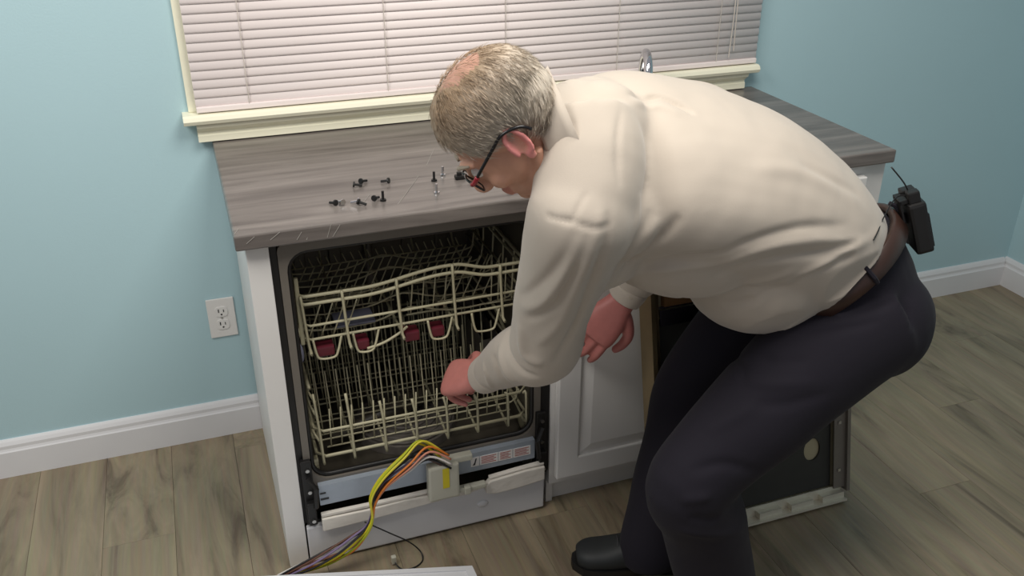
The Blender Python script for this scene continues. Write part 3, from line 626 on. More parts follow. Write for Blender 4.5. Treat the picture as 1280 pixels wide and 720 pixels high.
def dark(m_):
    xs_ = [A0 + 0.02, hole_c[0] - 0.06, hole_c[0] + 0.06, A1 - 0.05]; hs_ = [0.035, hole_c[1] - 0.06, hole_c[1] + 0.06, 0.60]
    for i in range(3):
        for j in range(3):
            if (i, j) == (1, 1): continue
            lbox(m_, xs_[i], xs_[i + 1], hs_[j], hs_[j + 1], 0.002, 0.006)
    n = 32; vs = [lp(p[0], p[1], 0.006) for p in sq] + [lp(p[0], p[1], 0.006) for p in ci] + [lp(p[0], p[1], 0.0) for p in ci]
    m_.add(vs, [(k, (k + 1) % n, n + (k + 1) % n, n + k) for k in range(n)] + [(n + k, n + (k + 1) % n, 2 * n + (k + 1) % n, 2 * n + k) for k in range(n)])
    return m_
part('damping_sheet', dark(MB()), 'door_dark', dd)
part('inner_liner', lbox(MB(), A0 + 0.006, A1 - 0.006, 0.012, H - 0.012, -0.030, 0.0), 'liner', dd)
part('side_flange', lbox(lbox(MB(), A0, A0 + 0.012, 0.0, H, -0.034, 0.030), A0 + 0.012, A0 + 0.026, 0.03, H, 0.014, 0.018), 'brass', dd)
sfl = part('side_flange', lbox(lbox(MB(), A1 - 0.010, A1, 0.02, H, -0.034, 0.030), A1 - 0.046, A1 - 0.010, 0.03, H, 0.016, 0.020), 'rim', dd)
for h in (0.08, 0.22, 0.36): part('flange_screw', lbox(MB(), A1 - 0.034, A1 - 0.026, h, h + 0.008, 0.020, 0.023), 'steel', sfl)
bf = part('bottom_flange', lbox(lbox(MB(), A0, A1 - 0.02, 0.0, 0.006, -0.03, 0.045), A0, A1 - 0.02, 0.006, 0.034, 0.010, 0.014), 'zinc', dd)
for x in (1.20, 1.30, 1.40): part('flange_rib', lbox(MB(), x, x + 0.07, 0.006, 0.022, 0.014, 0.034), 'zinc', bf)
part('top_flange', lbox(MB(), A0, A1, H - 0.012, H, -0.034, 0.03), 'brass', dd)
part('latch_block', lbox(MB(), 0.945, 1.03, 0.635, 0.685, 0.004, 0.022), 'brown', dd)
part('vent_cover', lbox(lbox(MB(), 0.935, 1.05, 0.585, 0.625, 0.004, 0.016), 0.93, 1.47, 0.628, 0.634, 0.004, 0.012), 'chrome', dd)

# ------------------------------------------------------------------ screws on the counter
smb = MB().tube([(0, 0, -0.009), (0, 0, 0.004)], 0.0022, 8).tube([(0, 0, 0.004), (0, 0, 0.0065)], [0.0052, 0.0048], 12)
smb2 = MB().tube([(0, 0, 0.0), (0, 0, 0.003)], [0.0052, 0.0048], 12).tube([(0, 0, 0.003), (0, 0, 0.017)], 0.0022, 8)
sm1 = smb.mesh('screw', smooth=False); sm2 = smb2.mesh('screw')
sm1b = sm1.copy(); sm1.materials.append(X['black']); sm1b.materials.append(X['chrome'])
sm2b = sm2.copy(); sm2.materials.append(X['black']); sm2b.materials.append(X['chrome'])
SCREWS = [((0.201, -0.571), 0, 'black screw at the left end of the front screw row on the counter'), ((0.218, -0.573), 2, 'shiny screw second from the left in the front counter row'), ((0.249, -0.580), 2, 'shiny tilted screw mid-way along the front screw row'), ((0.258, -0.592), 1, 'black screw beside the shiny tilted screw nearest the counter edge'), ((0.294, -0.574), 1, 'short black screw second from the right in the front row'), ((0.309, -0.580), 3, 'upright black screw at the right end of the front row'), ((0.271, -0.479), 1, 'black screw lying left of the pair at the back'), ((0.289, -0.459), 1, 'black screw farthest back on the counter left of centre'), ((0.339, -0.476), 1, 'black screw alone at the back between the two screw groups'), ((0.449, -0.497), 3, 'upright black screw left of the tall shiny one by the man'), ((0.478, -0.469), 4, 'tall shiny upright screw near the man on the counter'), ((0.433, -0.576), 4, 'shiny upright screw nearest the counter edge below the man'), ((0.534, -0.503), 3, 'upright black screw just under the glasses of the man'), ((0.601, -0.605), 1, 'black screw under the chin of the man at the counter edge')]
for (x, y), kd, lab in SCREWS:
    me, z, rot = [(sm1, 0.0068, (PI / 2 - 0.2, 0, 0.6)), (sm1, 0.0070, (PI / 2 - 0.2, 0, x * 40)), (sm1b, 0.0070, (PI / 2 - 0.2, 0, x * 30)), (sm2, 0.0003, (0, 0, 0)), (sm2b, 0.0003, (0, 0, 0))][kd]
    o = link('screw', me, None, (x, y, CT1 + z)); o.rotation_euler = rot; o.scale = (1.35, 1.35, 1.35); tag(o, lab, 'screw', 'loose screws on the counter')
single('plastic_bracket', MB().box((0.498, -0.512, CT1 + 0.0003), (0.522, -0.494, CT1 + 0.010), 0.003).box((0.503, -0.508, CT1 + 0.009), (0.514, -0.498, CT1 + 0.018), 0.002), 'black', 'small black plastic bracket on the counter below the glasses', 'bracket')

# ================================================================== THE MAN
def remesh(mb, voxel, smooth_it=6, factor=0.5):
    me = mb.mesh('tmp'); o = bpy.data.objects.new('tmp', me); COL.objects.link(o)
    r = o.modifiers.new('r', 'REMESH'); r.mode = 'VOXEL'; r.voxel_size = voxel; r.use_smooth_shade = True
    if smooth_it: s = o.modifiers.new('s', 'SMOOTH'); s.factor = factor; s.iterations = smooth_it
    dg = bpy.context.evaluated_depsgraph_get(); dg.update()
    out = bpy.data.meshes.new_from_object(o.evaluated_get(dg))
    bpy.data.objects.remove(o); bpy.data.meshes.remove(me)
    return out
def get_v(me): a = np.empty(len(me.vertices) * 3); me.vertices.foreach_get('co', a); return a.reshape(-1, 3)
def get_n(me): a = np.empty(len(me.vertices) * 3); me.vertex_normals.foreach_get('vector', a); return a.reshape(-1, 3)
def set_v(me, a): me.vertices.foreach_set('co', a.ravel()); me.update()
def hit(bvh, u, v):
    r = bvh.ray_cast(CAM_LOC, ray(u, v)); return r[0]
def bvh_of(me): return BVHTree.FromPolygons([v.co.copy() for v in me.vertices], [list(p.vertices) for p in me.polygons])
def fold_disp(me, folds):
    # folds: (pixel polyline, amplitude, width): soft creases and rolls pressed into the cloth along lines on its surface
    bv_ = bvh_of(me); co = get_v(me); nr_ = get_n(me); d = np.zeros(len(co))
    for px, amp, wd in folds:
        pts = [hit(bv_, *p) for p in px]; pts = [p for p in pts if p is not None]
        if len(pts) < 2: continue
        pts = np.array(spline(pts, 5)); L = len(pts)
        best = np.full(len(co), 9.0); bt = np.zeros(len(co))
        for k in range(L - 1):
            a = pts[k]; ab = pts[k + 1] - a; t = np.clip(((co - a) @ ab) / max(ab @ ab, 1e-9), 0, 1)
            q = np.linalg.norm(co - a - t[:, None] * ab, axis=1); s = q < best; best[s] = q[s]; bt[s] = (k + t[s]) / (L - 1)
        d += amp * np.exp(-(best / wd) ** 2) * np.clip(4 * bt * (1 - bt) + 0.1, 0, 1)
    set_v(me, co + nr_ * d[:, None])
def noise_disp(me, amp, scale, st=(1, 1, 1), seed=0.0):
    co = get_v(me); nr_ = get_n(me)
    d = np.array([noise.noise(Vector((p[0] * scale * st[0] + seed, p[1] * scale * st[1], p[2] * scale * st[2]))) for p in co])
    set_v(me, co + nr_ * (amp * d)[:, None])
def smooth_shade(me):
    me.polygons.foreach_set('use_smooth', [True] * len(me.polygons)); me.update()
def fin(name, me, m, parent, label=None):
    smooth_shade(me); me.name = name
    set_v(me, get_v(me) - np.array(org(parent)))
    me.materials.clear()
    return part(name, me, m, parent, label=label)

V = Vector
# joints (metres)
HIP_N, HIP_F = V((1.205, -1.115, 0.745)), V((1.235, -0.885, 0.755))
KN_N, KN_F = V((0.785, -1.165, 0.455)), V((0.945, -0.885, 0.465))
AN_N, AN_F = V((0.925, -1.135, 0.085)), V((0.862, -0.945, 0.085))
SH_N, SH_F = V((0.532, -1.140, 1.070)), V((0.800, -0.800, 1.130))
EL_N, EL_F = at(677, 430, y=-0.95), at(838, 285, y=-0.80)
WR_N, WR_F = at(603, 470, y=-0.735), at(779, 374, y=-0.76)
NECK = V((0.560, -1.020, 1.150))
LS = (SH_N - SH_F).normalized()          # left-right axis at the shoulders
LP = V((-0.10, -1.0, 0.0)).normalized()  # left-right axis at the pelvis
LB = V((-0.10, -1.0, 0.50)).normalized() # the same at the belt, near hip raised
TB = V((0.57, 0.0, -0.82)); TB = (TB - LB * TB.dot(LB)).normalized()   # down through the belt
def mixv(t): return (LP.lerp(LS, t)).normalized()
TORSO = [  # centre, half width, half depth, axis
    (V((1.225, -1.005, 0.745)), 0.160, 0.130, LB, TB),
    (V((1.160, -1.002, 0.835)), 0.182, 0.148, LB, TB),
    (V((1.065, -0.998, 0.930)), 0.190, 0.150, mixv(0.3)),
    (V((0.945, -0.992, 1.010)), 0.200, 0.150, mixv(0.55)),
    (V((0.820, -0.985, 1.065)), 0.205, 0.140, mixv(0.8)),
    (V((0.700, -0.985, 1.098)), 0.188, 0.120, LS),
    (V((0.620, -1.000, 1.125)), 0.140, 0.095, LS)]
# head frame: x = his left, y = forward, z = up
cr_, cu_, cb_ = CR @ V((1, 0, 0)), CR @ V((0, 1, 0)), CR @ V((0, 0, 1))
HF = (-0.58 * cr_ - 0.74 * cu_ - 0.40 * cb_).normalized()
HU = (-0.70 * cr_ + 0.60 * cu_ + 0.50 * cb_); HU = (HU - HF * HU.dot(HF)).normalized()
HL = HF.cross(HU) * -1
HR = Matrix((HL, HF, HU)).transposed()
HC = at(633, 158, y=-1.03)
NC = at(692, 170, y=-1.025); NN = (-0.90 * cr_ - 0.38 * cu_ - 0.12 * cb_).normalized()   # collar ring
def hp(x, y, z): return HC + HR @ V((x, y, z))

def hand(m_, wrist, d, n, left, curl, spread=0.06, size=1.0):
    """palm and five separate fingers; d = pointing direction, n = out of the back of the hand"""
    d = V(d).normalized(); n = V(n); n = (n - d * n.dot(d)).normalized()
    th = d.cross(n) if left else n.cross(d)
    S = size
    m_.loft([(wrist - d * 0.03, 0.029 * S, 0.023 * S, th), (wrist + d * 0.01, 0.029 * S, 0.021 * S, th), (wrist + d * 0.045 * S, 0.040 * S, 0.020 * S, th), (wrist + d * 0.085 * S, 0.044 * S, 0.017 * S, th), (wrist + d * 0.102 * S, 0.040 * S, 0.013 * S, th)], 18, 3, True, 2.6)
    fingers = [(0.030, 0.098, (0.042, 0.026, 0.020), 0.0095), (0.010, 0.103, (0.047, 0.030, 0.021), 0.0098), (-0.011, 0.100, (0.044, 0.028, 0.020), 0.0092), (-0.031, 0.090, (0.034, 0.021, 0.018), 0.0082)]
    tips = []
    for i, (o_, f_, seg, r_) in enumerate(fingers):
        p = wrist + d * (f_ - 0.012) * S + th * o_ * S; dirv = (d + th * (o_ / 0.03) * spread).normalized()
        pts = [p - d * 0.01, p]; rs = [r_ * S, r_ * 1.08 * S]; ang = 0
        for j, sl in enumerate(seg):
            ang += curl[i][j]
            dv = (dirv * math.cos(ang) - n * math.sin(ang)); p = p + dv * sl * S; pts.append(p); rs.append(r_ * (0.98 - 0.09 * j) * S)
        m_.tube(spline(pts, 3), list(np.interp(np.linspace(0, len(pts) - 1, (len(pts) - 1) * 3 + 1), range(len(pts)), rs)), 10)
        m_.ell(pts[-1], (rs[-1],) * 3, None, 10, 8); tips.append((pts[-1], dv))
        m_.ell(pts[1] + n * 0.003, (rs[1] * 1.05,) * 3, None, 10, 8)
    p0 = wrist + d * 0.030 * S + th * 0.030 * S - n * 0.006
    p1 = p0 + (d * 0.6 + th * 0.72 - n * 0.25).normalized() * 0.038 * S
    p2 = p1 + (d * 0.85 + th * 0.25 - n * 0.5).normalized() * 0.032 * S
    p3 = p2 + (d * 0.9 - th * 0.1 - n * 0.5).normalized() * 0.024 * S
    m_.tube(spline([p0 - th * 0.012, p0, p1, p2, p3], 3), list(np.interp(np.linspace(0, 4, 13), range(5), [0.017 * S, 0.016 * S, 0.0125 * S, 0.011 * S, 0.009 * S])), 10)
    m_.ell(p3, (0.009 * S,) * 3, None, 10, 8)
    return tips

man = thing('person', (0.98, -1.02, 0.0), 'man in khaki shirt and navy trousers bending over the open dishwasher', 'person')
# ---- body: one continuous surface
B = MB()
B.loft([(q[0], q[1] - 0.03, q[2] - 0.03) + q[3:] for q in TORSO])
# neck and head
B.loft([(NC - NN * 0.12 - V((0, 0, 0.04)), 0.055, 0.05, LS), (NC - NN * 0.035, 0.060, 0.058, LS), (NC + NN * 0.012, 0.056, 0.056, LS), (hp(0, -0.020, -0.020), 0.056, 0.060, LS)], 22, 4)
B.ell(hp(0, -0.014, 0.045), (0.077, 0.100, 0.088), HR, 28, 20)          # skull
B.ell(hp(0, -0.040, 0.020), (0.070, 0.072, 0.075), HR)                  # back of the skull
B.ell(hp(0, 0.038, -0.015), (0.064, 0.060, 0.082), HR)                  # face
B.ell(hp(0, 0.050, -0.078), (0.044, 0.042, 0.036), HR)                  # jaw
B.ell(hp(0, 0.078, -0.098), (0.022, 0.018, 0.018), HR)                  # chin
B.loft([(hp(0.052, -0.012, -0.045), 0.012, 0.018, HF), (hp(0.047, 0.030, -0.082), 0.012, 0.016, HF), (hp(0.02, 0.072, -0.100), 0.012, 0.014, HF)], 10, 3)
B.loft([(hp(-0.052, -0.012, -0.045), 0.012, 0.018, HF), (hp(-0.047, 0.030, -0.082), 0.012, 0.016, HF), (hp(-0.02, 0.072, -0.100), 0.012, 0.014, HF)], 10, 3)
B.loft([(hp(0, 0.088, 0.022), 0.009, 0.010, HL), (hp(0, 0.102, 0.0), 0.010, 0.011, HL), (hp(0, 0.116, -0.026), 0.014, 0.013, HL), (hp(0, 0.108, -0.036), 0.015, 0.010, HL)], 12, 3)   # nose
for s in (-1, 1):
    B.ell(hp(s * 0.012, 0.105, -0.034), (0.009, 0.011, 0.008), HR, 10, 8)
    B.ell(hp(s * 0.040, 0.068, -0.030), (0.024, 0.022, 0.022), HR, 12, 10)                                  # cheek
    B.loft([(hp(s * 0.010, 0.092, 0.026), 0.008, 0.009, HU), (hp(s * 0.034, 0.087, 0.032), 0.008, 0.009, HU), (hp(s * 0.056, 0.066, 0.024), 0.008, 0.009, HU)], 10, 3)   # brow
    # ear: rim, bowl and lobe
    ec = hp(s * 0.079, -0.010, -0.004)
    e = lambda a, k=1.0, o_=0.0: ec + HR @ V((s * (0.008 + o_), (-0.016 * math.cos(a) - 0.010 * math.sin(a) * 0.4) * k, (0.031 * math.sin(a)) * k))
    B.tube([e(a) for a in np.linspace(-0.35 * PI + PI * 0.0, 1.18 * PI, 18)], [0.0050] * 18, 8)
    B.ell(ec + HR @ V((s * -0.002, 0.0, 0.0)), (0.005, 0.014, 0.025), HR, 12, 10)
    B.ell(ec + HR @ V((s * 0.003, 0.004, -0.030)), (0.0055, 0.010, 0.011), HR, 10, 8)
B.loft([(hp(-0.022, 0.092, -0.066), 0.005, 0.005, HU), (hp(0, 0.100, -0.063), 0.006, 0.006, HU), (hp(0.022, 0.092, -0.066), 0.005, 0.005, HU)], 8, 3)
B.loft([(hp(-0.020, 0.090, -0.074), 0.005, 0.006, HU), (hp(0, 0.097, -0.075), 0.006, 0.007, HU), (hp(0.020, 0.090, -0.074), 0.005, 0.006, HU)], 8, 3)
# arms and hands
def limb(m_, pts, rs, side): m_.loft([(p, r * 1.0, r * (q if not hasattr(r, '__len__') else 1), side) for p, r, q in zip(pts, rs, [1] * len(pts))])
for sh, el, wr in ((SH_N, EL_N, WR_N), (SH_F, EL_F, WR_F)):
    inner = sh.lerp(V((0.69, -0.985, 1.09)), 0.6)
    B.loft([(inner, 0.05, 0.05, NN), (sh, 0.055, 0.055, NN)], 18, 4); B.ell(sh, (0.056, 0.056, 0.056))
    B.loft([(sh, 0.054, 0.054, NN), (sh.lerp(el, 0.35), 0.051, 0.050, NN), (sh.lerp(el, 0.75), 0.043, 0.042, NN), (el, 0.042, 0.040, NN), (el.lerp(wr, 0.3), 0.043, 0.039, NN), (el.lerp(wr, 0.75), 0.032, 0.028, NN), (wr, 0.028, 0.024, NN)], 20, 4)
hd_n = V((-0.50, 0.74, -0.38)); hn_n = V((-0.45, -0.30, 0.85))
TIPS = []
TIPS += hand(B, WR_N, hd_n, hn_n, True, [(0.75, 0.9, 0.5), (0.8, 0.95, 0.5), (0.85, 0.95, 0.5), (0.85, 0.9, 0.5)], 0.06, 1.14)
hd_f = V((-0.62, 0.06, -0.78)); hn_f = V((-0.35, -0.86, 0.25))
TIPS += hand(B, WR_F, hd_f, hn_f, False, [(0.35, 0.4, 0.3), (0.4, 0.5, 0.3), (0.5, 0.55, 0.3), (0.55, 0.55, 0.35)], 0.12, 1.16)
# legs and feet
for hip, kn, an, fd in ((HIP_N, KN_N, AN_N, V((-1, 0.05, 0))), (HIP_F, KN_F, AN_F, V((-0.93, 0.34, 0)))):
    B.loft([(hip.lerp(V((1.22, -1.0, 0.78)), 0.5) , 0.07, 0.07, LP), (hip, 0.062, 0.062, LP), (hip.lerp(kn, 0.45), 0.066, 0.066, LP), (kn, 0.055, 0.058, LP), (kn.lerp(an, 0.3), 0.050, 0.056, LP), (kn.lerp(an, 0.8), 0.036, 0.038, LP), (an, 0.034, 0.036, LP), (an + V((0, 0, -0.05)), 0.032, 0.034, LP)], 22, 4)
    fd = fd.normalized(); sd = fd.cross(V((0, 0, 1)))
    f0 = V((an.x, an.y, 0.045))
    B.loft([(f0 - fd * 0.045, 0.026, 0.022, sd), (f0, 0.032, 0.028, sd), (f0 + fd * 0.08, 0.038, 0.022, sd), (f0 + fd * 0.15 - V((0, 0, 0.012)), 0.036, 0.014, sd)], 16, 3)
body_me = remesh(B, 0.0042, 5, 0.5)
co = get_v(body_me)
# skin tint: pinker ears, hands and scalp
tint = np.tile(np.array(lin((202, 152, 128))[:3]), (len(co), 1))
def blend(mask, rgb):
    global tint
    tint = tint * (1 - mask[:, None]) + np.array(lin(rgb)[:3]) * mask[:, None]
hl = (co - np.array(HC)) @ np.array(HR)
def near(p, r, soft): return np.clip((r - np.linalg.norm(co - np.array(p), axis=1)) / soft + 0.5, 0, 1)
blend(np.clip((hl[:, 2] - 0.075) / 0.03, 0, 1) * (np.linalg.norm(hl, axis=1) < 0.18), (182, 140, 122))
blend(np.clip((np.abs(hl[:, 0]) - 0.080) / 0.006, 0, 1) * (np.linalg.norm(hl, axis=1) < 0.11) * (np.abs(hl[:, 1]) < 0.05), (208, 132, 128))
blend(near(WR_N + hd_n.normalized() * 0.07, 0.15, 0.05), (190, 122, 114))
blend(near(WR_F + hd_f.normalized() * 0.07, 0.15, 0.05), (184, 114, 108))
lipm = (np.abs(hl[:, 0]) < 0.022) & (hl[:, 2] > -0.081) & (hl[:, 2] < -0.058) & (hl[:, 1] > 0.085)
blend(lipm * 0.5, (176, 96, 92))
def set_tint(me, t):
    ca = me.color_attributes.new('tint', 'FLOAT_COLOR', 'POINT'); ca.data.foreach_set('color', np.hstack([t, np.ones((len(t), 1))]).ravel())
set_tint(body_me, tint)
body = fin('body', body_me, 'skin', man)
for s in (-1, 1):
    ey = part('eye', MB().ell(hp(s * 0.032, 0.083, 0.006), (0.0125, 0.0125, 0.0125), HR, 16, 12), 'eye', man, True)
    part('iris', MB().ell(hp(s * 0.032, 0.0915, 0.005), (0.0055, 0.0045, 0.0055), HR, 12, 8), 'iris', ey, True)

# ---- hair: short grey hair with a thin crown
rngh = np.random.default_rng(3)
SK = [(V((0, -0.014, 0.045)), V((0.077, 0.100, 0.088))), (V((0, -0.040, 0.020)), V((0.070, 0.072, 0.075)))]
def skull_r(dv):
    best = 0
    o_ = V((0, -0.02, 0.035))
    for c, r in SK:
        q = V(((o_.x - c.x) / r.x, (o_.y - c.y) / r.y, (o_.z - c.z) / r.z)); w_ = V((dv.x / r.x, dv.y / r.y, dv.z / r.z))
        a = w_.dot(w_); b_ = 2 * q.dot(w_); c_ = q.dot(q) - 1; D = b_ * b_ - 4 * a * c_
        if D > 0: best = max(best, (-b_ + math.sqrt(D)) / (2 * a))
    return o_ + dv * best
def hair_mask(p):   # local point -> 0..1 density
    # hairline: above forehead, around the ears, down to the nape
    y, z, x = p.y, p.z, abs(p.x)
    front = 0.070 - 0.40 * max(0, 0.085 - z)
    m_ = 1.0 if y < front else 0.0
    low = -0.052 if y < -0.045 else (0.030 if y > 0.012 else (0.022 if y > -0.025 else -0.052 + 0.074 * (y + 0.045) / 0.02))
    if z < low: m_ = 0.0
    return m_
def bald(p): return max(0, 1 - ((p.x / 0.055) ** 2 + ((p.y + 0.040) / 0.065) ** 2 + ((p.z - 0.115) / 0.06) ** 2) ** 0.5 * 0.8) if p.z > 0.05 else 0
HM = MB(); hc = []
def hcol(p, k):
    t = min(1, max(0, (p.z - 0.045) / 0.07)); side = np.array(lin((208, 196, 180))[:3]); top = np.array(lin((158, 134, 108))[:3])
    nape = np.array(lin((120, 102, 84))[:3]); c = side * (1 - t) + top * t
    if p.z < -0.02 and p.y < -0.05: c = c * 0.5 + nape * 0.5
    return c * k
# under-layer
nu_, nv_ = 72, 44; grid = {}
for j in range(nv_ + 1):
    th = PI * j / nv_ * 0.86
    for i in range(nu_):
        ph = 2 * PI * i / nu_; dv = V((math.sin(th) * math.cos(ph), math.sin(th) * math.sin(ph), math.cos(th)))
        p = skull_r(dv); bb = bald(p); k = hair_mask(p)
        thick = (0.0075 * (1 - min(1, bb * 2.4)) + 0.0025 * noise.noise(p * 90)) if k else -0.004
        if bb > 0.5: thick = -0.004
        grid[(i, j)] = len(HM.v); HM.v.append(tuple(hp(*(p + dv * thick)))); hc.append(hcol(p, 0.85))
for j in range(nv_):
    for i in range(nu_):
        q = [grid[(i, j)], grid[(i, j + 1)], grid[((i + 1) % nu_, j + 1)], grid[((i + 1) % nu_, j)]]
        HM.f.append(tuple(q)); HM.mi.append(0)
# strands
made = 0
while made < 13000:
    dv = V(rngh.normal(size=3)).normalized()
    p = skull_r(dv)
    if not hair_mask(p) or rngh.random() < min(0.88, bald(p) * 1.6): continue
    flow = V((p.x * 2.2, -0.02 - 0.3 * max(0, p.y), -0.10)); flow = flow - dv * flow.dot(dv); flow = flow.normalized() + V(rngh.normal(size=3)) * 0.10
    Ln = rngh.uniform(0.018, 0.036) * (0.75 if bald(p) > 0.2 else 1)
    lift = rngh.uniform(0.06, 0.22); w_ = rngh.uniform(0.0003, 0.0006)
    a = p + dv * 0.003; b1 = a + (flow + dv * lift) * Ln * 0.5; b2 = b1 + (flow + dv * (lift - 0.28)) * Ln * 0.5
    sd = flow.cross(dv).normalized(); n0 = len(HM.v); kk = rngh.uniform(0.88, 1.08); c = hcol(p, kk)
    for q, wd in ((a, w_), (b1, w_ * 0.9)):
        for e_ in (sd * wd, -sd * wd * 0.5 + dv * wd * 0.8, -sd * wd * 0.5 - dv * wd * 0.8): HM.v.append(tuple(hp(*(q + e_)))); hc.append(c)
    HM.v.append(tuple(hp(*b2))); hc.append(c)
    for k in range(3):
        k2 = (k + 1) % 3
        HM.f.append((n0 + k, n0 + k2, n0 + 3 + k2, n0 + 3 + k)); HM.mi.append(0); HM.f.append((n0 + 3 + k, n0 + 3 + k2, n0 + 6)); HM.mi.append(0)
    made += 1
hme = bpy.data.meshes.new('hair'); hme.from_pydata([V(v) for v in HM.v], [], HM.f); hme.update(); set_tint(hme, np.array(hc))
fin('hair', hme, 'hair', man, 'short grey hair thinning to a bald crown')
for s in (-1, 1):
    eb = MB().loft([(hp(s * 0.014, 0.100, 0.030), 0.003, 0.004, HU), (hp(s * 0.034, 0.096, 0.037), 0.0035, 0.005, HU), (hp(s * 0.054, 0.076, 0.030), 0.002, 0.003, HU)], 8, 3)
    ebm = eb.mesh('eyebrow', smooth=True); set_tint(ebm, np.tile(np.array(lin((150, 138, 122))[:3]), (len(ebm.vertices), 1))); fin('eyebrow', ebm, 'hair', man)

# ---- glasses
gl = part('glasses', MB().tube(spline([hp(-0.012, 0.108, 0.012), hp(0, 0.112, 0.016), hp(0.012, 0.108, 0.012)], 4), 0.0018, 8), 'gframe', man, True, 'dark framed glasses with red corners')
for s in (-1, 1):
    c = hp(s * 0.036, 0.104, 0.0)
    ol = [c + HR @ V((0.026 * math.copysign(abs(math.cos(a)) ** 0.7, math.cos(a)), -0.006 * abs(s) * (math.cos(a) * s), 0.018 * math.copysign(abs(math.sin(a)) ** 0.7, math.sin(a)))) for a in np.linspace(0, 2 * PI, 29)[:-1]]
    part('lens_rim', MB().tube(ol, 0.0021, 8, closed=True), 'gframe', gl, True)
    m_ = MB(); nlo = len(ol); m_.add([p + HF * 0.0006 for p in ol] + [p - HF * 0.0006 for p in ol], [tuple(range(nlo)), tuple(range(2 * nlo - 1, nlo - 1, -1))] + [(k, nlo + k, nlo + (k + 1) % nlo, (k + 1) % nlo) for k in range(nlo)])
    part('lens', m_, 'lens', gl)
    part('temple', MB().tube(spline([hp(s * 0.070, 0.090, 0.012), hp(s * 0.079, 0.070, 0.018), hp(s * 0.086, 0.020, 0.026), hp(s * 0.090, -0.010, 0.029), hp(s * 0.088, -0.036, 0.012), hp(s * 0.084, -0.042, -0.008)], 5), 0.0029, 8), 'gframe', gl, True)
    part('hinge_corner', MB().tube(spline([hp(s * 0.060, 0.100, 0.010), hp(s * 0.070, 0.093, 0.012), hp(s * 0.077, 0.078, 0.016)], 4), 0.0042, 8), 'rtip', gl, True)

# ---- shirt
S_ = MB()
SHT = [(V((1.180, -1.003, 0.805)) - TB * 0.03, 0.192, 0.164, LB, TB)] + [(q[0], q[1] + 0.018, q[2] + 0.016, q[3]) for q in TORSO[2:5]] + [(TORSO[5][0], 0.206, 0.150, LS), (TORSO[6][0], 0.160, 0.122, LS), (NC - NN * 0.012, 0.092, 0.088, LS, NN)]
S_.loft(SHT, 36, 5)
def sleeve(sh, el, wr, k):
    inner = sh.lerp(V((0.72, -0.985, 1.085)), 0.65)
    z = V((0.2, 0.2, 1))
    r0 = 0.092 - 0.012 * (1 - k)
    S_.loft([(inner, 0.062, 0.062, NN), (sh.lerp(inner, 0.4), 0.085 - 0.010 * (1 - k), 0.085 - 0.010 * (1 - k), NN), (sh, r0 - 0.006, r0 - 0.006, NN)], 24, 4)
    S_.ell(sh, (r0, r0, r0))
    up = sh + (sh - el).normalized() * 0.03
    S_.loft([(up, 0.075, 0.072, NN), (sh, r0, r0, NN), (sh.lerp(el, 0.3), 0.086, 0.084, NN), (sh.lerp(el, 0.7), 0.077, 0.075, NN), (el + (el - sh.lerp(wr, 0.5)).normalized() * 0.012, 0.076, 0.073, NN), (el.lerp(wr, 0.3), 0.071, 0.067, NN), (el.lerp(wr, 0.68), 0.057, 0.053, NN), (el.lerp(wr, 0.86), 0.044, 0.040, NN)], 28, 5)
sleeve(SH_N, EL_N, WR_N, 1); sleeve(SH_F, EL_F, WR_F, 0)
S_.ell(NC - NN * 0.08 - V((0, -0.03, 0.035)), (0.12, 0.105, 0.088))
S_.ell(at(752, 305, y=-1.06), (0.085, 0.075, 0.09))
S_.ell(V((0.64, -1.085, 1.04)), (0.10, 0.088, 0.09))
S_.ell(at(738, 150, y=-0.955), (0.09, 0.085, 0.08))
S_.ell(at(722, 156, y=-0.985), (0.085, 0.085, 0.082))
S_.ell(at(752, 160, y=-1.03), (0.085, 0.085, 0.085))
S_.loft([(NC - NN * 0.06, 0.09, 0.095, NN), (NC.lerp(SH_N, 0.5) - NN * 0.045, 0.095, 0.10, NN), (SH_N, 0.088, 0.088, NN)], 24, 4)
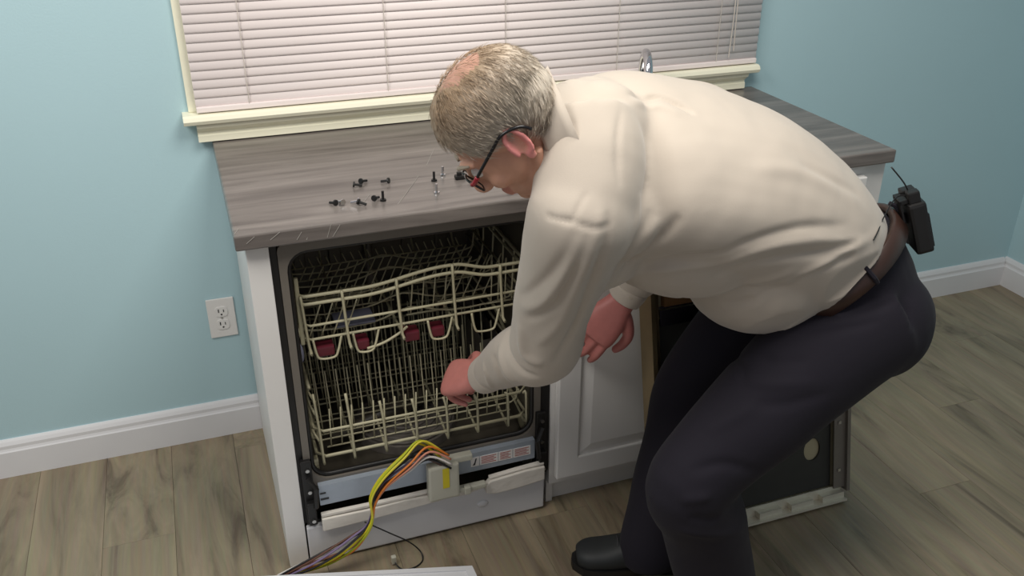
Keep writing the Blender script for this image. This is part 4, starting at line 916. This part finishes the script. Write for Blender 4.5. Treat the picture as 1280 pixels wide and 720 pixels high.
# scapula and belly fullness
S_.ell(V((0.86, -0.865, 1.135)), (0.15, 0.10, 0.075), None)
S_.ell(V((1.00, -1.02, 0.862)), (0.17, 0.16, 0.155), None)
S_.ell(V((0.83, -1.02, 0.958)), (0.20, 0.15, 0.135), None)
sme = remesh(S_, 0.0055, 22, 0.5)
SHIRT_FOLDS = [
    # long folds down the sleeve, creases at elbow and cuff
    (((760, 262), (748, 330), (718, 410), (692, 455)), -0.008, 0.009), (((750, 262), (732, 330), (702, 400), (672, 432)), 0.006, 0.012), (((736, 288), (716, 342), (690, 384), (656, 400)), -0.007, 0.009), (((722, 284), (697, 332), (664, 364), (648, 370)), -0.005, 0.010), (((728, 296), (706, 345), (678, 378), (652, 386)), 0.006, 0.010),
    (((637, 412), (636, 440), (650, 462), (672, 470)), -0.011, 0.009), (((618, 442), (622, 462), (640, 482)), -0.008, 0.008), (((627, 428), (630, 455), (645, 477)), 0.009, 0.008), (((650, 404), (655, 440), (680, 455)), 0.009, 0.012), (((604, 452), (608, 470), (616, 486)), 0.005, 0.007),
    (((652, 268), (682, 269), (716, 279)), -0.004, 0.005), (((716, 279), (722, 262), (733, 240)), -0.003, 0.005),
    # armhole and yoke seams
    (((776, 135), (772, 170), (772, 205), (774, 235)), -0.003, 0.006), (((785, 118), (815, 121), (850, 131), (868, 142)), -0.009, 0.006), (((788, 128), (820, 133), (852, 145)), 0.004, 0.008),
    (((700, 270), (740, 285), (765, 280)), -0.003, 0.006),
    # folds radiating from the armpit
    (((766, 356), (792, 326), (826, 298), (850, 268)), -0.009, 0.010), (((774, 342), (800, 305), (822, 272)), 0.006, 0.010), (((782, 352), (835, 336), (900, 330)), 0.006, 0.011), (((790, 345), (845, 322), (905, 315)), -0.006, 0.009), (((768, 362), (820, 362), (880, 374)), -0.006, 0.010),
    # long drag folds towards the waist
    (((890, 348), (950, 326), (1010, 318), (1070, 322)), -0.005, 0.010), (((880, 322), (940, 300), (1000, 284), (1060, 282)), -0.005, 0.009), (((885, 335), (950, 312), (1020, 300), (1080, 302)), 0.005, 0.010),
    (((930, 385), (990, 350), (1050, 318), (1100, 290)), 0.005, 0.012), (((880, 370), (940, 352), (1000, 335)), 0.005, 0.012), (((900, 395), (950, 370), (1010, 345)), -0.005, 0.010), (((1000, 205), (1040, 225), (1075, 245)), -0.004, 0.012), (((940, 210), (1000, 215), (1050, 240)), 0.004, 0.016),
    (((850, 378), (900, 380), (945, 375)), -0.005, 0.010),
    (((1000, 318), (1040, 312), (1075, 300)), -0.005, 0.008), (((985, 350), (1030, 336), (1070, 316)), -0.005, 0.007), (((670, 215), (690, 180), (720, 150)), -0.003, 0.008), (((800, 240), (790, 290), (770, 330)), 0.005, 0.014), (((812, 260), (800, 305), (785, 335)), -0.005, 0.010),
]
def belt_limit(me, below, top):
    # cloth is drawn in where the belt holds it
    co = get_v(me); d = co - np.array(bc); s = d @ np.array(TB); x = d @ np.array(bsd) / BELT_A; y = d @ np.array(bup) / BELT_B
    rho = np.sqrt(x * x + y * y)
    if below:   # trousers hang below the belt
        lim = np.where(s < 0.034, 0.965, 0.985 + (s - 0.034) * 4.0); act = s < 0.12
        far = np.clip((rho - 1.08) / 0.2, 0, 1) * (y > 0); lim = lim + far * 3; s2 = np.where(far > 0.5, s, np.maximum(s, 0.004))
    else:       # shirt ends at the top edge of the belt
        frt = np.clip(y / np.maximum(rho, 1e-6) - 0.1, 0, 1) ** 2 * 1.1; lim = 1.045 + np.maximum(0, -s) * 4.5 + 0.30 * frt; act = (s > -0.12) & (rho < 2.2)
        s2 = np.where(act, np.minimum(s, 0.008 + 0.05 * frt), s)
    k = np.where(act & (rho > lim), lim / np.maximum(rho, 1e-6), 1.0)
    new = np.array(bc) + np.outer(s2, TB) + np.outer(x * k * BELT_A, bsd) + np.outer(y * k * BELT_B, bup)
    set_v(me, np.where(act[:, None], new, co))
bc = V((1.188, -1.003, 0.795)) - TB * 0.035
bsd = (LB - TB * LB.dot(TB)).normalized(); bup = TB.cross(bsd)
BELT_A, BELT_B = 0.205, 0.180
belt_limit(sme, False, 0)
fold_disp(sme, SHIRT_FOLDS)
noise_disp(sme, 0.0022, 11, (1, 1, 1), 3.0); noise_disp(sme, 0.0012, 26, (1, 1, 0.7), 9.0)
shirt = fin('shirt', sme, 'shirt', man, 'khaki long-sleeved shirt')
# collar
cb2 = MB(); ncol = 48; vs = []
csd = (LS - NN * LS.dot(NN)).normalized(); cbk = NN.cross(csd)
COLR = ((-0.030, 0.092), (0.000, 0.086), (0.016, 0.083), (0.019, 0.086), (0.014, 0.091), (-0.004, 0.099), (-0.022, 0.109), (-0.038, 0.119), (-0.036, 0.112))
for al, rr in COLR:
    for i in range(ncol):
        a = 2 * PI * i / ncol
        vs.append(NC + NN * al + csd * (rr * 1.02 * math.cos(a)) + cbk * (rr * 0.96 * math.sin(a)))
fs = [(j * ncol + i, j * ncol + (i + 1) % ncol, (j + 1) * ncol + (i + 1) % ncol, (j + 1) * ncol + i) for j in range(len(COLR) - 1) for i in range(ncol)]
cb2.add(vs, fs)
part('collar', cb2, 'shirt', shirt, True)
for el, wr, nm in ((EL_N, WR_N, 0), (EL_F, WR_F, 1)):
    dv = (wr - el).normalized(); c0 = el.lerp(wr, 0.80); c1 = el.lerp(wr, 0.98)
    cf = MB().loft([(c0, 0.040, 0.037, HL), (c0 + dv * 0.006, 0.047, 0.044, HL), (c1 - dv * 0.006, 0.045, 0.041, HL), (c1, 0.043, 0.039, HL), (c1 - dv * 0.010, 0.038, 0.034, HL)], 28, 3)
    o = part('cuff', cf, 'shirt', shirt, True)
    part('button', MB().tube([c0.lerp(c1, 0.5) + cb_ * 0.041 - cu_ * 0.012, c0.lerp(c1, 0.5) + cb_ * 0.046 - cu_ * 0.012], 0.005, 12), 'seam', o)

# ---- trousers
T = MB()
T.loft([(V((1.172, -1.003, 0.818)) - TB * 0.03, 0.186, 0.158, LB, TB), (V((1.202, -1.004, 0.775)) - TB * 0.01, 0.196, 0.169, LB, TB), (V((1.225, -1.004, 0.715)), 0.194, 0.168, LP), (V((1.235, -1.004, 0.640)), 0.180, 0.145, LP), (V((1.215, -1.004, 0.590)), 0.12, 0.09, LP)], 32, 4)
for s, hip in ((1, HIP_N), (-1, HIP_F)):
    T.ell(hip + V((0.048, 0, -0.030)), (0.118, 0.112, 0.125), None)
def leg(hip, kn, an, k):
    sd = V((0.1, -1, 0)) if k else V((0.2, -1, 0))
    T.loft([(hip + V((0.035, 0, -0.01)), 0.118, 0.135, sd), (hip.lerp(kn, 0.25), 0.116, 0.130, sd), (hip.lerp(kn, 0.55), 0.108, 0.116, sd), (hip.lerp(kn, 0.85), 0.092, 0.098, sd), (kn + V((0.012, 0, -0.02)), 0.088, 0.096, sd), (kn.lerp(an, 0.3) + V((0.012, 0, 0)), 0.085, 0.096, sd), (kn.lerp(an, 0.65) + V((0.005, 0, 0)), 0.083, 0.094, sd), (kn.lerp(an, 1.0), 0.082, 0.092, sd), (an + V((0, 0, -0.035)), 0.078, 0.09, sd)], 30, 4)
leg(HIP_N, KN_N, AN_N, True); leg(HIP_F, KN_F, AN_F, False)
tme = remesh(T, 0.006, 20, 0.5)
TROUSER_FOLDS = [
    (((905, 430), (925, 455), (930, 480)), -0.006, 0.010), (((915, 440), (960, 450), (1010, 452)), -0.005, 0.012), (((910, 470), (960, 480), (1020, 478)), 0.004, 0.013), (((930, 505), (985, 505), (1040, 490)), -0.004, 0.013),
    (((860, 590), (905, 580), (950, 590)), -0.005, 0.012), (((850, 625), (890, 620), (935, 628)), 0.006, 0.012), (((860, 645), (900, 650), (938, 645)), -0.006, 0.012), (((845, 660), (880, 668), (930, 660)), 0.005, 0.012),
    (((1045, 400), (1085, 390), (1120, 375)), -0.004, 0.009), (((1000, 420), (1050, 412), (1100, 400)), -0.004, 0.010), (((1120, 370), (1135, 390), (1138, 415)), -0.004, 0.007), (((880, 540), (920, 520), (950, 500)), 0.004, 0.014),
]
belt_limit(tme, True, 0)
fold_disp(tme, TROUSER_FOLDS); noise_disp(tme, 0.003, 9, (1, 1, 1), 5.0)
trs = fin('trousers', tme, 'trouser', man, 'dark navy trousers')

# ---- belt
bc = V((1.188, -1.003, 0.795)) - TB * 0.035; bdir = TB
bsd = (LB - bdir * LB.dot(bdir)).normalized(); bup = bdir.cross(bsd)
BELT_A, BELT_B = 0.205, 0.180
def belt_pt(a, off=0.0, along=0.0): return bc + bdir * along + bsd * ((BELT_A + off) * math.cos(a)) + bup * ((BELT_B + off) * math.sin(a))
nb_ = 64; vs = []
for off, al in ((0.0, -0.018), (0.004, -0.016), (0.004, 0.022), (0.0, 0.024), (-0.012, 0.022), (-0.012, -0.016)):
    for i in range(nb_): vs.append(belt_pt(2 * PI * i / nb_, off, al + 0.020))
fs = [(j * nb_ + i, j * nb_ + (i + 1) % nb_, ((j + 1) % 6) * nb_ + (i + 1) % nb_, ((j + 1) % 6) * nb_ + i) for j in range(6) for i in range(nb_)]
belt = part('belt', MB().add(vs, fs), 'leather', man, True, 'brown leather belt')
for a in (0.15, 1.1, 2.0, 3.2, 4.2, 5.3):
    part('belt_loop', MB().tube([belt_pt(a, 0.004, -0.012), belt_pt(a, 0.009, 0.0), belt_pt(a, 0.009, 0.03), belt_pt(a, 0.002, 0.044)], 0.005, 6), 'trouser', trs)

# ---- shoes
for an, fd, vis in ((AN_N, V((-1, 0.05, 0)), 0), (AN_F, V((-0.93, 0.34, 0)), 1)):
    fd = fd.normalized(); sd = fd.cross(V((0, 0, 1))).normalized(); f0 = V((an.x, an.y, 0))
    def fpt(a, s, z): return f0 + fd * a + sd * s + V((0, 0, z))
    up = MB().loft([(fpt(-0.085, 0, 0.045), 0.028, 0.030, sd), (fpt(-0.06, 0, 0.055), 0.036, 0.044, sd), (fpt(0.0, 0, 0.060), 0.040, 0.050, sd), (fpt(0.06, 0, 0.050), 0.043, 0.042, sd), (fpt(0.12, 0, 0.040), 0.048, 0.032, sd), (fpt(0.17, 0, 0.036), 0.045, 0.028, sd), (fpt(0.195, 0, 0.032), 0.028, 0.020, sd)], 24, 4, True, 2.4)
    up.ell(fpt(-0.005, 0, 0.085), (0.045, 0.038, 0.035))
    shoe = fin('shoe', remesh(up, 0.005, 6), 'shoe', man, 'black leather shoe')
    out = [(-0.092, 0.0), (-0.085, 0.026), (-0.05, 0.036), (0.02, 0.036), (0.09, 0.047), (0.14, 0.051), (0.18, 0.042), (0.205, 0.018), (0.208, 0.0)]
    poly = out + [(a, -s) for a, s in out[::-1][1:-1]]
    part('sole', MB().prism([(fpt(a, s, 0).x, fpt(a, s, 0).y) for a, s in poly], 'z', 0.001, 0.022), 'black', shoe)
    for a in (0.055, 0.075, 0.095):
        zz = 0.094 - 0.22 * (a - 0.055)
        part('lace', MB().tube(spline([fpt(a, -0.022, zz - 0.010), fpt(a, 0, zz), fpt(a, 0.022, zz - 0.010)], 4), 0.0025, 6), 'ink', shoe)

# ---- transmitter pack clipped to the belt
PA = 5.3
pf = (bsd * (math.cos(PA) / BELT_A) + bup * (math.sin(PA) / BELT_B)).normalized()
pf = V((pf.x, pf.y, pf.z * 0.35)).normalized()   # it hangs nearly plumb
pk_c = belt_pt(PA, 0.004, 0.040) + pf * 0.020
pu = -TB * 0.6 + V((0, 0, 1.0)); pu = (pu - pf * pu.dot(pf)).normalized(); ps = pf.cross(pu)
PR = Matrix((ps, pf, pu)).transposed()
def pbox(m_, lo, hi, bev=0.003):
    t = MB().box(lo, hi, bev); m_.add([pk_c + PR @ (V(v) * 1.2) for v in t.v], t.f); return m_
pk = thing('belt_transmitter', pk_c - V((0, 0, 0.05)), 'black wireless transmitter pack clipped to the belt of the man', 'transmitter')
part('pack_body', pbox(MB(), (-0.033, -0.014, -0.056), (0.033, 0.016, 0.038), 0.006), 'black', pk)
part('pack_clip', pbox(pbox(MB(), (-0.02, -0.024, -0.035), (0.02, -0.020, 0.045), 0.001), (-0.02, -0.024, 0.038), (0.02, -0.010, 0.046), 0.001), 'black', pk)
part('pack_top', pbox(pbox(MB(), (-0.030, -0.012, 0.036), (-0.006, 0.012, 0.052)), (0.006, -0.010, 0.036), (0.026, 0.010, 0.058)), 'black', pk)
part('front_cover', pbox(MB(), (-0.024, 0.0155, -0.05), (0.024, 0.019, 0.012), 0.001), 'gframe', pk)
ant0 = pk_c + PR @ V((0.0, 0.0, 0.05))
part('antenna', MB().tube(spline([ant0, ant0 + pu * 0.03 - cr_ * 0.008, ant0 + pu * 0.055 - cr_ * 0.030 + cu_ * 0.01], 4), 0.0016, 6), 'black', pk, True)
bvs = bvh_of(shirt.data); so = org(shirt)
cpts = []
for u, v in ((1105, 252), (1106, 262), (1103, 275), (1098, 288), (1092, 300)):
    h = bvs.ray_cast(CAM_LOC - so, ray(u, v))[0]
    if h is not None: cpts.append(h + so + (CAM_LOC - h - so).normalized() * 0.004)
if len(cpts) > 1:
    part('microphone_cable', MB().tube(spline([pk_c + PR @ V((0.016, 0, 0.055)), pk_c + PR @ V((0.02, -0.02, 0.062)) - cr_ * 0.012] + cpts, 5), 0.0014, 6), 'black', pk, True)
